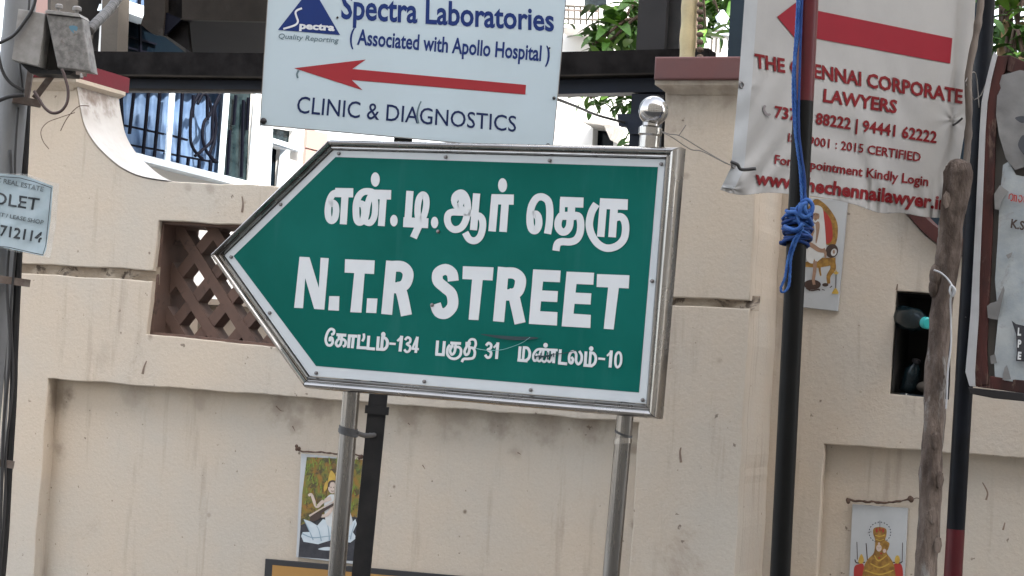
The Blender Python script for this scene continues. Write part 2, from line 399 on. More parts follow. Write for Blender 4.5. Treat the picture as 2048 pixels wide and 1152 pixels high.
M['pred'] = mat('red_print_tile', (.34, .028, .022), .3)
M['pdark'] = mat('dark_brown_print', (.045, .025, .02), .3)
M['pblack'] = mat('near_black_water_print', (.018, .02, .028), .25, c2=(.05, .05, .06), sc=40)
M['pfoliage'] = mat('painted_foliage_print', (.10, .15, .02), .3, c2=(.26, .12, .015), sc=38, amt=1.0, dirt=(.035, .03, .012), dsc=46, dthr=(.46, .6))
M['ppetal'] = mat('white_petal_print', (.52, .58, .62), .3, c2=(.38, .46, .52), sc=26)
M['petal_l'] = mat('blue_grey_petal_line_print', (.20, .29, .36), .3)
M['pgrass'] = mat('yellow_green_blade_print', (.19, .24, .03), .3, c2=(.09, .16, .02), sc=60)
M['ochre'] = mat('ochre_sign_paint', (.33, .17, .035), .5, c2=(.27, .14, .03), sc=4)
M['signblack'] = mat('black_sign_border', (.012, .012, .014), .6)
M['garland'] = mat('dried_garland', (.075, .045, .035), .9, c2=(.13, .085, .06), sc=40, bump=.8)
M['crack'] = mat('brown_scuff', (.20, .145, .115), .9, c2=(.12, .08, .06), sc=40)
M['dark_in'] = mat('dark_interior', (.018, .016, .015), .9, c2=(.04, .034, .03), sc=8, bump=.3)  # near-black colour for the niche, rooms and box inside
M['teal'] = mat('teal_plastic_cap', (.02, .33, .32), .35)
M['bottle'] = mat('dark_clear_plastic', (.006, .014, .018), .2, spec=.35, alpha=.85)
M['road'] = mat('asphalt', (.055, .054, .052), .9, c2=(.075, .07, .066), sc=3, bump=.6, bsc=120)
M['pave'] = mat('concrete_pavement', (.24, .225, .20), .9, c2=(.19, .18, .165), sc=3, bump=.4)
M['kerb'] = mat('kerb_stone', (.27, .26, .25), .9, c2=(.2, .19, .18), sc=6, bump=.3)
M['opp'] = mat('cream_block_wall', (.62, .56, .47), .9, c2=(.52, .47, .40), sc=1, bump=.2)
M['strap'] = mat('black_rubber_strap', (.05, .05, .052), .6)
M['bolt'] = mat('dark_bolt', (.03, .028, .03), .5, .6)
M['screw'] = mat('screw_head', (.16, .15, .15), .4, .8)

# ================================================================== SETTING
def flat(name, x0, x1, y0, y1, z, m, t=None):
    V = [(x0, y0, z), (x1, y0, z), (x1, y1, z), (x0, y1, z)]; F = [(0, 1, 2, 3)]
    if t:
        V += [(x, y, z - t) for x, y, _ in V]; F += [(7, 6, 5, 4), (0, 4, 5, 1), (1, 5, 6, 2), (2, 6, 7, 3), (3, 7, 4, 0)]
    return obj(name, (V, F), m)
g = flat('ground', -900, 900, -900, 900, -.16, M['pave']); tag(g, kind='structure')
r_ = flat('road', -60, 60, -4.0, 2.6, -.13, M['road']); tag(r_, kind='structure')
kb = flat('kerb', -60, 60, 2.6, 2.75, 0.0, M['kerb'], .17); tag(kb, kind='structure')
pv = flat('pavement', -60, 60, 2.75, 12.0, -.004, M['pave'], .16); tag(pv, kind='structure')
pv2 = flat('pavement', -60, 60, -7.0, -4.0, -.004, M['pave'], .16); tag(pv2, kind='structure')

# ---- unseen block added behind the viewer to shade the wall (shows in the steel)
OP = Plane(1024, 576, 1, 0); OP.o = Vector((0, -7, 0)); OP.u = Vector((-1, 0, 0)); OP.n = Vector((0, 1, 0))
opp = thing('street_shade_block', 'unseen cream block added across the street to shade the wall, mirrored in the steel ball', 'light blocker', (0, -12, 0))
holes = []
for i in range(-10, 4):
    for k in range(5): holes.append([(i * 3.6 - .7, 1.0 + k * 3.5), (i * 3.6 + .7, 1.0 + k * 3.5), (i * 3.6 + .7, 2.4 + k * 3.5), (i * 3.6 - .7, 2.4 + k * 3.5)])
obj('wall', slab(OP, [[(-40, 0), (13, 0), (13, 18.5), (-40, 18.5)]] + holes, 0, .3), M['opp'], opp)
obj('rear_block', box_uv(OP, -40, 13, 0, 18.3, -10, -.35), M['dark_in'], opp)
pane0 = None
for h in holes:
    V = [Vector((-h[0][0], -7.2, h[0][1])), Vector((-h[1][0], -7.2, h[1][1])), Vector((-h[2][0], -7.2, h[2][1])), Vector((-h[3][0], -7.2, h[3][1]))]
    c = sum(V, Vector()) / 4
    if pane0 is None:
        pane0 = obj('window', ([v for v in V], [(0, 1, 2, 3)]), M['glass_d'], opp); c0 = c
    else:
        q = pane0.copy(); COL.objects.link(q); q.location = c - c0
for k in range(1, 6): obj('floor_ledge', box_uv(OP, -40, 13, k * 3.5 - .2, k * 3.5, .0, .35), M['white_wall'], opp)

ch = thing('side_light_block', 'unseen cream block added on the right to keep side light off the pier', 'light blocker', (11, 10, 0))  # out-of-view block added to dim the right side of the pier
CH = Plane(1024, 576, 1, 0); CH.o = Vector((6.2, 16, 0)); CH.u = Vector((0, -1, 0)); CH.n = Vector((-1, 0, 0))
cho = [[(a, b), (a + 1.3, b), (a + 1.3, b + 1.5), (a, b + 1.5)] for a in (1.2, 4.4, 7.6) for b in (1, 4.2)]
obj('wall', slab(CH, [[(0, 0), (11.5, 0), (11.5, 8.6), (0, 8.6)]] + cho, 0, .3), M['opp'], ch)
obj('rear_block', box_uv(CH, 0, 11.5, 0, 8.5, -7, -.35), M['opp'], ch)
for q in cho: obj('window', box_uv(CH, q[0][0] + .002, q[1][0] - .002, q[0][1] + .002, q[2][1] - .002, -.16, -.14), M['glass_d'], ch)
# ================================================================== COMPOUND WALL (left length and pier)
wall = thing('compound_wall', 'beige plastered compound wall with scooped top, tall pier and brown lattice opening, behind the green sign', 'wall', wall_org)
scoop = [(152, 165), (160, 215), (168, 250), (185, 282), (212, 312), (245, 338), (285, 355), (335, 363)]
sc_s = [(p.x, p.y) for p in catmull([Vector((a, b, 0)) for a, b in scoop], 4)]
def zpx(x, pl):                         # pixel row where the plane meets the ground, at column x
    lo, hi = 800, 6000
    for _ in range(40):
        mid = (lo + hi) / 2
        if pl.pt(x, mid).z > 0: lo = mid
        else: hi = mid
    return lo
bl, br = W0.uv(-120, 700)[0], W0.uv(1500, 700)[0]
def wuv(pts): return [W0.uv(*p) for p in pts]
zb = -W0.o.z
topL = wuv([(-120, 150), (75, 156)] + sc_s + [(540, 371), (900, 388), (1326, 408), (1330, 180), (1310, 165), (1497, 162)])
uR = W0.uv(1490, 780)[0]
gv = [W0.uv(1290, 592)[1], W0.uv(1290, 608)[1]]
outline0 = [(bl, zb)] + topL[:-1] + [(uR, W0.uv(1497, 162)[1]), (uR, zb)]
outline = outline0[:-1] + [(uR, gv[0]), (W0.uv(1290, 592)[0], gv[0]), (W0.uv(1290, 608)[0], gv[1]), (uR, gv[1]), (uR, zb)]
uP = W0.uv(1329, 600)[0]
low_outline = [(bl, zb)] + topL[:-3] + [(uP, W0.uv(1326, 408)[1]), (uP, zb)]
pier_outline = [(uP, zb), (uP, W0.uv(1330, 165)[1]), (uR, W0.uv(1330, 165)[1]), (uR, zb)]
def rect_px(a, b, c, d): return [W0.uv(*a), W0.uv(*b), W0.uv(*c), W0.uv(*d)]
lat_hole = rect_px((318, 441), (640, 457), (612, 700), (293, 668))
lat_face = lat_hole + [W0.uv(*p) for p in ((305, 562), (18, 545), (20, 526), (307, 541))]
u0, v0 = W0.uv(96, 757); u1, v1 = W0.uv(1277, 848)
rec_hole = [(u0, v0), (u1, W0.uv(1277, 845)[1]), (u1 - .004, -W0.o.z + .35), (u0 - .004, -W0.o.z + .35)]
gl = rect_px((20, 526), (314, 541), (310, 561), (18, 544))
gr = rect_px((1290, 592), (1516, 600), (1515, 613), (1290, 608))
def wob(pts, amp=.0035, step=.02):     # hand-finished edges: corners kept, long edges waver a little
    out = []
    for i, a in enumerate(pts):
        b = pts[(i + 1) % len(pts)]; L = math.dist(a, b); n = max(1, int(L / step))
        for k in range(n):
            t = k / n; x, y = a[0] + (b[0] - a[0]) * t, a[1] + (b[1] - a[1]) * t
            if k:
                x += noise.noise(Vector((x * 45, y * 45, 5))) * amp * .45; y += noise.noise(Vector((x * 45, y * 45, 11))) * amp * .45
                x += noise.noise(Vector((x * 9, y * 9, 3))) * amp; y += noise.noise(Vector((x * 9, y * 9, 8))) * amp
            out.append((x, y))
    return out
rear = [p for p in outline]
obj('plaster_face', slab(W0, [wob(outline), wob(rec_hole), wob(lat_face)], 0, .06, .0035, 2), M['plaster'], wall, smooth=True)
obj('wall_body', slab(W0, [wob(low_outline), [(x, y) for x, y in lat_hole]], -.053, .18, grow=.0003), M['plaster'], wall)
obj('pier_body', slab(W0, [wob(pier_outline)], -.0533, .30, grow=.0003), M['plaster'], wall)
# worn mortar showing in the two shadow grooves
def groove(q):
    n = 60; V, F = [], []
    for j in range(6):
        for i in range(n + 1):
            t, s = i / n, j / 5
            x = (q[0][0] + (q[1][0] - q[0][0]) * t) * (1 - s) + (q[3][0] + (q[2][0] - q[3][0]) * t) * s
            y = (q[0][1] + (q[1][1] - q[0][1]) * t) * (1 - s) + (q[3][1] + (q[2][1] - q[3][1]) * t) * s
            V.append(W0.w(x, y + .012 * (.5 - s) * 2 * (j in (0, 5)), -.022 + .012 * noise.noise(Vector((x * 25, y * 40, 1)))))
    for j in range(5):
        for i in range(n): a = j * (n + 1) + i; F.append((a, a + n + 1, a + n + 2, a + 1))
    return V, F
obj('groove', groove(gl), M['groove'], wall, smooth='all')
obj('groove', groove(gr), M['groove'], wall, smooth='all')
# weathered plaster skin on the scoop's own top
V, F = [], []
P = sc_s
for i, (x, y) in enumerate(P):
    u, v = W0.uv(x, y); u2, v2 = W0.uv(*(P[min(i + 1, len(P) - 1)])); 
    for o in (.003, -.11, -.237): V.append(W0.w(u + .003, v + .003, o))
for i in range(len(P) - 1):
    for k in range(2): F.append((i * 3 + k, i * 3 + k + 1, i * 3 + k + 4, i * 3 + k + 3))
obj('scoop_cap', (V, F), M['scoop'], wall, smooth='all')
# copings
cu0 = W0.uv(-130, 140)[0]; cu1 = W0.uv(165, 155)[0]; cz1 = W0.uv(155, 128)[1]; cz0 = W0.uv(155, 159)[1]
def coping(u0, u1, z0, z1, m, mould, dp=.325):
    o = slab(W0, [[(u0, z0), (u1, z0), (u1, z1), (u0, z1)]], .05, dp + .09, .006, 2)
    obj('coping', o, m, wall, smooth=True)
    # cream moulding below it
    V, F = [], []
    prof = [(.035, 0), (.035, -.012), (.02, -.022), (.004, -.035)]
    for e, dz in prof:
        for u, oo in ((u0 - e + .035, e), (u1 - .035 + e - .0, e), (u1 - .035 + e, -dp - e * .5), (u0 - e + .035, -dp - e * .5)):
            V.append(W0.w(u, z0 + dz, oo))
    for i in range(3):
        for k in range(4): F.append((i * 4 + k, i * 4 + (k + 1) % 4, i * 4 + 4 + (k + 1) % 4, i * 4 + 4 + k))
    F.append((12, 13, 14, 15))
    obj('moulding', (V, F), mould, wall)
coping(cu0, cu1, cz0, cz1, M['coping_l'], M['plaster'], .235)
cu2 = W0.uv(1318, 150)[0]; cu3 = uR + .04; rz0 = W0.uv(1420, 165)[1]; rz1 = W0.uv(1420, 119)[1]
coping(cu2, cu3, rz0, rz1, M['coping_r'], M['plaster'])
# lattice: hand-cast diagonal bars, the two directions a little apart in depth
LT = W0.sub(-.10)
lu0, lu1 = lat_hole[0][0] - .02, lat_hole[1][0] + .02; lv0, lv1 = lat_hole[2][1] - .01, lat_hole[0][1] + .02
def clipbar(p, q):
    (x0, y0), (x1, y1) = p, q; t0, t1 = 0, 1; dx, dy = x1 - x0, y1 - y0
    for a, b in ((-dx, x0 - lu0), (dx, lu1 - x0), (-dy, y0 - lv0), (dy, lv1 - y0)):
        if abs(a) < 1e-9:
            if b < 0: return None
            continue
        t = b / a
        if a < 0: t0 = max(t0, t)
        else: t1 = min(t1, t)
    return None if t0 >= t1 - .03 else ((x0 + dx * t0, y0 + dy * t0), (x0 + dx * t1, y0 + dy * t1))
nx, ny = W0.uv(391, 553)
for k in range(-4, 6):
    for sgn, dep in ((1, 0.0), (-1, .004)):
        cx = nx + k * .122
        s = clipbar((cx - 1.0, ny + sgn * 1.22), (cx + 1.0, ny - sgn * 1.22))
        if s: obj('lattice_bar', bar(W0.w(s[0][0], s[0][1], -.12 - dep), W0.w(s[1][0], s[1][1], -.12 - dep), .034, .06, W0.u), M['lattice'], wall)
# painted lining of the opening
th = .008
L0 = lat_hole
def lining(a, b, nx_, ny_):
    V = [W0.w(a[0], a[1], -.02), W0.w(b[0], b[1], -.02), W0.w(b[0], b[1], -.232), W0.w(a[0], a[1], -.232)]
    V += [W0.w(a[0] + nx_ * th, a[1] + ny_ * th, -.02), W0.w(b[0] + nx_ * th, b[1] + ny_ * th, -.02), W0.w(b[0] + nx_ * th, b[1] + ny_ * th, -.232), W0.w(a[0] + nx_ * th, a[1] + ny_ * th, -.232)]
    return V, [(0, 1, 2, 3), (7, 6, 5, 4), (0, 4, 5, 1), (2, 6, 7, 3), (0, 3, 7, 4), (1, 5, 6, 2)]
for a, b, qx, qy in ((L0[0], L0[1], 0, -1), (L0[3], L0[2], 0, 1), (L0[3], L0[0], 1, 0)):
    obj('lining', lining(a, b, qx, qy), M['lattice'], wall)
# hairline cracks and cobweb dirt on the plaster
def crack(pl, pts, wpx, off=.0012):
    p = Print(pl, off); p.st(pts, wpx); return p.geo()
for pts in ([(552, 812), (561, 821), (568, 822)], [(585, 852), (590, 862)], [(816, 846), (820, 850)], [(1035, 905), (1042, 909)], [(845, 930), (850, 938)]):
    obj('crack', crack(WR, pts, (2.6, .8)), M['crack'], wall)
for pts in ([(484, 393), (486, 408), (484, 425)], [(293, 722), (288, 735), (285, 748)], [(1362, 895), (1360, 905), (1362, 925)]):
    obj('crack', crack(W0, pts, (2, 5)), M['crack'], wall)

# ---- right length of wall
wall2_org = W1.pt(1700, 1100); wall2_org.z = 0
wall2 = thing('compound_wall', 'beige compound wall right of the pier, holding the dark niche with bottles', 'wall', wall2_org)
zb1 = -W1.o.z
ul = W0.uv(1490, 780)[0] - .05
o1 = [(ul, zb1), (ul, W1.uv(1545, 165)[1])] + [W1.uv(*p) for p in ((1720, 160), (1735, 300), (1770, 380), (1812, 428), (1850, 470), (1885, 498), (1930, 515), (3600, 620))] + [(W1.uv(3600, 620)[0], zb1)]
nic = [W1.uv(*p) for p in ((1793, 582), (1905, 590), (1897, 800), (1780, 787))]
ru, rv = W1.uv(1648, 888); ru2 = W1.uv(3600, 930)[0]
rec2 = [(ru, rv), (ru2 - .1, rv - .004), (ru2 - .1, zb1 + .3), (ru - .004, zb1 + .3)]
obj('plaster_face', slab(W1, [wob(o1), wob(nic, .003, .04), wob(rec2)], 0, .045, .0035, 2), M['plaster_r'], wall2, smooth=True)
obj('wall_body', slab(W1, [wob(o1), nic], -.039, .13, grow=.0003), M['plaster_r'], wall2)
# niche: near-black box
ncx = sum(p[0] for p in nic) / 4; ncy = sum(p[1] for p in nic) / 4; ni = [(x + (ncx - x) * .05, y + (ncy - y) * .03) for x, y in nic]
V = [W1.w(x, y, -.002) for x, y in ni] + [W1.w(x, y, -.24) for x, y in ni]
obj('niche', (V, [(4, 5, 6, 7), (0, 1, 5, 4), (1, 2, 6, 5), (2, 3, 7, 6), (3, 0, 4, 7)]), M['dark_in'], wall2)
cp = [(p.x, p.y) for p in catmull([Vector((*W1.uv(*p), 0)) for p in ((1735, 300), (1770, 380), (1812, 428), (1850, 470), (1885, 498), (1930, 515), (2100, 530))], 4)]
V, F = [], []
for i, (x, y) in enumerate(cp):
    for dy, oo in ((.006, .03), (.05, .03), (.05, -.2), (.006, -.2)): V.append(W1.w(x, y + dy, oo))
for i in range(len(cp) - 1):
    for k in range(4): F.append((i * 4 + k, i * 4 + (k + 1) % 4, i * 4 + 4 + (k + 1) % 4, i * 4 + 4 + k))
obj('coping', (V, F), M['board_red'], wall2)  # darker red than the pier copings: its shade is put into the colour
for pts in ([(1965, 965), (1975, 985), (1972, 1000)], [(1795, 568), (1793, 580)], [(2010, 1045), (2006, 1060)]):
    obj('crack', crack(W1, pts, (2, 4)), M['crack'], wall2)

# ================================================================== STREET NAME SIGN
base = SG.pt(1000, 800); sg_org = Vector((base.x, base.y, 0))
sign = thing('street_sign', 'green arrow-shaped street name board in a steel frame on two steel posts', 'street sign', sg_org)
inner = [(667, 300), (1333, 318), (1295, 809), (620, 753), (449, 511)]
outer = [(664, 280), (1364, 295), (1318, 838), (616, 777), (426, 511)]
iu = [SG.uv(*p) for p in inner]; ou = [SG.uv(*p) for p in outer]
# rolled steel frame
prof = [(0.0, -.012), (0.0, .003), (.05, .009), (.14, .0125), (.23, .012), (.29, .0095), (.33, .010), (.42, .017), (.54, .0215), (.67, .0225), (.80, .020), (.9, .0145), (.97, .006), (1.0, -.004), (1.0, -.022)]
for i in range(5):                     # five mitred lengths
    j = (i + 1) % 5; V, F = [], []; n = 8
    for a in range(n + 1):
        t = a / n
        t_ = .0015 + t * (1 - .003)
        for s, h in prof:
            A = (iu[i][0] + (ou[i][0] - iu[i][0]) * s, iu[i][1] + (ou[i][1] - iu[i][1]) * s)
            B = (iu[j][0] + (ou[j][0] - iu[j][0]) * s, iu[j][1] + (ou[j][1] - iu[j][1]) * s)
            V.append(SG.w(A[0] + (B[0] - A[0]) * t_, A[1] + (B[1] - A[1]) * t_, h))
    m = len(prof)
    for a in range(n):
        for b in range(m): F.append((a * m + b, a * m + (b + 1) % m, (a + 1) * m + (b + 1) % m, (a + 1) * m + b))
    F.append(tuple(range(m))); F.append(tuple(n * m + b for b in range(m))[::-1])
    obj('frame', (V, F), M['steel'], sign, smooth=True)
pan = pslab(SG, [[(668, 301), (1332, 319), (1294, 808), (621, 752), (450.5, 511)]], .004, .006, .001)
board = obj('panel', pan, M['white_ret'], sign)
obj('green_field', sheet(SG, [(671, 314), (1316, 334), (1278, 785), (632, 732), (467, 512)], .0046), M['green'], sign)
# rear sheet
obj('back_sheet', pslab(SG, [[(668, 301), (1332, 319), (1294, 808), (621, 752), (450.5, 511)]], -.004, .01), M['galv'], sign)
O_ = .0050
p = Print(SG, O_, 420, 270, 2.0208)
p.poly([(340, 698), (362, 492), (402, 494), (440, 618), (447, 496), (480, 498), (462, 706), (421, 703), (385, 578), (376, 700)])
p.poly([(478, 708), (482, 651), (523, 652), (521, 710)])
p.poly([(546, 502), (666, 507), (663, 562), (625, 560), (612, 718), (567, 716), (583, 558), (544, 556)])
p.poly([(631, 718), (635, 660), (677, 661), (672, 720)])
p.st([(734, 509), (714, 725)], 44, False).st([(733, 531), (775, 532), (798, 552), (799, 580), (786, 606), (758, 617), (726, 616)], 44).st([(748, 612), (768, 625), (779, 655), (794, 729)], 45)
pn = p.geo()
p = Print(SG, O_, 860, 270, 2.0204)
p.st([(94, 590), (88, 558), (62, 543), (33, 558), (32, 590), (58, 615), (87, 643), (91, 690), (64, 720), (35, 715), (22, 683)], 44)
p.poly([(133, 530), (257, 535), (253, 588), (213, 586), (196, 748), (156, 746), (170, 584), (131, 582)])
p.st([(297, 534), (277, 754)], 45, False).st([(298, 558), (340, 559), (364, 580), (363, 612), (350, 636), (320, 646), (292, 645)], 45).st([(315, 640), (337, 652), (348, 690), (364, 761)], 45)
p.poly([(417, 543), (528, 548), (525, 595), (457, 592), (453, 628), (517, 631), (514, 675), (449, 672), (445, 712), (515, 716), (513, 770), (399, 763)])
p.poly([(552, 552), (663, 557), (660, 605), (592, 602), (588, 637), (652, 640), (649, 685), (584, 682), (580, 722), (650, 727), (648, 780), (532, 773)])
p.poly([(675, 562), (806, 567), (803, 620), (763, 618), (742, 786), (702, 783), (720, 616), (673, 614)])
obj('lettering', pn, M['letter'], sign)
obj('lettering', p.geo(), M['letter'], sign)
# Tamil line, large
a = Print(SG, O_, 640, 340, 6.4)
a.st([(425, 292), (195, 288)], 118, False).st([(230, 288), (165, 310), (118, 400), (100, 520), (112, 615), (150, 650), (190, 615), (206, 530), (198, 455), (165, 420), (125, 440)], 84).st([(322, 300), (298, 695)], 90, False)
a.st([(910, 318), (680, 312)], 122, False)
a.st([(700, 300), (640, 276), (560, 280), (500, 330), (466, 420), (460, 530), (470, 630), (500, 670), (545, 650), (568, 570), (566, 490), (545, 440), (500, 430)], 86)
a.st([(572, 640), (592, 560), (608, 450), (640, 350), (690, 290)], 80).st([(560, 630), (600, 670), (648, 672), (690, 610), (706, 510), (705, 410), (690, 320)], 80)
a.st([(812, 330), (785, 717)], 88, False)
a.ell((708, 122), 57, 92).ell((946, 648), 48, 74).ell((1467, 672), 47, 74)
a.st([(1152, 268), (1120, 725)], 92, False).st([(1066, 667), (1386, 682)], 126, False)
a.st([(1270, 670), (1250, 560), (1254, 440), (1275, 355), (1315, 315), (1352, 345), (1362, 430), (1345, 540), (1300, 660)], 82)
a.st([(1262, 720), (1196, 868)], 92, False)
a.st([(1762, 322), (1812, 400), (1762, 478), (1716, 400)], 72, closed=True)
a.st([(1720, 400), (1730, 340), (1770, 302), (1820, 296), (1862, 340), (1888, 430), (1885, 560), (1850, 680), (1795, 745), (1722, 762), (1660, 722), (1630, 645), (1642, 570), (1690, 540), (1760, 540), (1880, 545), (2010, 560)], 88)
a.st([(1800, 470), (1850, 520), (1900, 545)], 60)
a.st([(2005, 300), (1965, 770)], 92, False)
a.st([(1985, 590), (2040, 590), (2078, 640), (2082, 740), (2050, 850), (1985, 905), (1910, 885), (1858, 800)], 88)
b = Print(SG, O_, 960, 350, 6.206)
b.ell((280, 127), 56, 88).st([(142, 300), (419, 306)], 126, False).st([(187, 260), (150, 700)], 94, False).st([(315, 300), (286, 706)], 94, False)
b.st([(838, 730), (860, 600), (866, 440), (848, 330), (795, 280), (740, 272), (690, 300), (642, 385), (622, 500), (624, 610), (650, 680), (695, 685), (728, 620), (724, 530), (695, 487), (655, 500)], 90)
b.st([(995, 333), (1284, 343)], 126, False).st([(1025, 300), (1018, 510)], 66, False).st([(1138, 340), (1130, 520)], 92, False)
b.st([(1015, 495), (975, 560), (970, 645), (1010, 702), (1062, 702), (1105, 650), (1118, 570), (1115, 490)], 90).st([(1000, 506), (1190, 508)], 100, False)
b.st([(1160, 500), (1225, 515), (1250, 600), (1240, 720), (1195, 800), (1120, 830), (1010, 828), (960, 858), (943, 940)], 90)
b.st([(1537, 290), (1498, 767)], 92, False).st([(1492, 355), (1834, 368)], 132, False).st([(1665, 400), (1640, 772)], 95, False)
b.st([(1650, 545), (1735, 517), (1790, 560), (1808, 660), (1790, 780), (1730, 860), (1640, 903), (1550, 903), (1460, 850), (1390, 750), (1358, 640), (1365, 540), (1395, 440), (1445, 360)], 92)
obj('tamil_lettering', join(a.geo(), b.geo()), M['letter'], sign)
# Tamil line, small
a = Print(SG, O_, 630, 640, 6.206)
q = 36
a.st([(200, 178), (228, 172), (236, 130), (200, 112), (165, 140), (140, 200), (134, 260), (156, 308), (196, 312), (220, 275), (212, 225), (188, 222), (184, 265)], 32)
a.st([(265, 182), (388, 190)], q, False).st([(300, 190), (292, 250)], 30, False).st([(285, 240), (260, 290), (282, 325), (315, 305), (328, 250), (332, 190)], 32).st([(310, 248), (350, 240), (380, 270), (372, 315), (345, 328)], 32)
a.st([(428, 190), (415, 347)], q, False).st([(410, 196), (525, 202)], q, False).st([(478, 200), (462, 350)], q, False)
a.st([(548, 182), (535, 345)], q, False).st([(516, 340), (640, 347)], q, False).st([(606, 168), (608, 220), (586, 265)], 30)
a.st([(668, 195), (655, 358)], q, False).st([(640, 352), (745, 360)], q, False)
a.st([(787, 205), (775, 365)], q, False).st([(758, 360), (850, 366)], q, False).st([(838, 215), (826, 362)], q, False).st([(820, 222), (870, 225), (898, 265), (890, 330), (860, 362), (830, 365)], q).ell((848, 180), 28, 32)
a.st([(922, 292), (1002, 298)], 28, False)
a.st([(1076, 196), (1055, 392)], 40, False).st([(1078, 205), (1022, 262)], (26, 26), False)
a.st([(1118, 248), (1148, 216), (1182, 235), (1178, 275), (1142, 298), (1180, 330), (1172, 380), (1136, 396), (1108, 365)], 30)
a.st([(1270, 208), (1208, 355)], 26, False).st([(1198, 355), (1290, 362)], 28, False).st([(1272, 208), (1250, 408)], 34, False)
obj('small_tamil_lettering', a.geo(), M['letter'], sign); a = Print(SG, O_, 630, 640, 6.206)
a.st([(1522, 255), (1508, 432)], q, False).st([(1494, 425), (1610, 432)], q, False).st([(1606, 262), (1592, 432)], q, False)
a.st([(1680, 284), (1812, 292)], 34, False).st([(1708, 285), (1704, 330)], 30, False).st([(1700, 325), (1676, 380), (1696, 428), (1728, 405), (1742, 350), (1745, 290)], 32).st([(1720, 345), (1780, 335), (1812, 372), (1800, 440), (1745, 480), (1680, 470), (1642, 420), (1648, 350), (1676, 308)], 32)
a.st([(1868, 288), (1935, 292)], 34, False).st([(1884, 290), (1882, 340)], 30, False).st([(1880, 335), (1856, 388), (1872, 432), (1906, 412), (1920, 350)], 32).st([(1900, 345), (1960, 350), (1985, 405), (1965, 468), (1900, 482), (1845, 485), (1822, 522)], 32).st([(1918, 345), (1904, 285), (1935, 242), (1982, 248), (1996, 300), (1975, 355)], 30)
b = Print(SG, O_, 940, 640, 6.206)
b.st([(200, 318), (230, 286), (262, 308), (255, 350), (222, 370), (260, 402), (250, 455), (215, 466), (188, 432)], 32).st([(346, 278), (328, 484)], 36, False).st([(346, 288), (294, 345)], 24, False)
obj('small_tamil_lettering', join(a.geo(), b.geo()), M['letter'], sign); b = Print(SG, O_, 940, 640, 6.206)
b.st([(622, 328), (608, 505)], q, False).st([(588, 497), (715, 508)], q, False).st([(672, 335), (656, 500)], 32, False).st([(655, 342), (715, 350), (742, 410), (728, 475), (690, 503)], 34)
b.st([(905, 362), (840, 366), (796, 410), (784, 465), (800, 505), (830, 490), (838, 445), (815, 425)], 30).st([(822, 500), (858, 440), (880, 372)], 28).st([(830, 490), (862, 512), (890, 480), (906, 420), (912, 375)], 28).st([(885, 490), (920, 520), (952, 490), (966, 430), (972, 375)], 28).st([(955, 490), (985, 520), (1015, 480), (1020, 385)], 28)
b.st([(850, 362), (1088, 374)], 30, False).st([(1052, 372), (1036, 535)], q, False).ell((938, 314), 28, 30)
b.st([(1122, 365), (1108, 545)], q, False).st([(1094, 533), (1206, 545)], q, False)
b.st([(1256, 460), (1278, 490), (1262, 535), (1236, 520), (1230, 460), (1250, 405), (1292, 392), (1318, 430), (1316, 510), (1345, 548), (1380, 510), (1386, 440), (1355, 385)], 32)
b.st([(1440, 390), (1428, 568)], q, False).st([(1408, 560), (1520, 570)], q, False).st([(1498, 400), (1484, 566)], 32, False).st([(1480, 405), (1535, 415), (1562, 470), (1545, 540), (1500, 572)], 34).ell((1504, 356), 28, 30)
b.st([(1593, 478), (1677, 486)], 28, False).st([(1754, 378), (1738, 590)], 38, False).st([(1755, 390), (1702, 446)], 24, False)
b.st([(1846, 402), (1874, 440), (1870, 540), (1832, 586), (1806, 545), (1812, 440)], 30, closed=True)
obj('small_tamil_lettering', b.geo(), M['letter'], sign)
a = Print(SG, .0085, 940, 640, 6.206)
a.blob([(130, 175), (340, 190), (560, 205), (760, 210), (850, 222), (760, 242), (560, 252), (340, 225)])
a.st([(800, 470), (850, 445), (930, 450), (1030, 425), (1150, 415), (1330, 375)], (16, 8)).st([(880, 410), (878, 480)], 12, False).st([(965, 400), (962, 492)], 14, False).st([(800, 440), (806, 485)], 12, False).st([(1035, 410), (1040, 460)], 12, False).st([(850, 462), (1020, 440)], 22, False).st([(1085, 400), (1088, 445)], 12, False)
obj('scratch', a.geo(), M['scratch'], sign)
a = Print(SG, .0092, 940, 640, 6.206)
a.st([(70, 350), (140, 366), (250, 378), (400, 368), (540, 325), (650, 280), (745, 215)], (9, 5))
obj('scratch', a.geo(), M['scratch_l'], sign)
# screws round the border and on the field
scr = None
for (x, y) in ((677, 307), (891, 314), (1099, 321), (1322, 328), (1304, 562), (1285, 800), (1061, 780), (848, 763), (632, 746), (539, 626), (462, 514), (561, 409), (876, 463), (864, 610)):
    c = SG.pt(x, y, .0062)
    if scr is None:
        scr = obj('screw', join(tube([c - SG.n * .003, c + SG.n * .0012, c + SG.n * .002], [.0042, .0042, .0022], 12), ), M['screw'], sign, smooth=True); c0 = c
    else:
        s2 = scr.copy(); COL.objects.link(s2); s2.location = c - c0
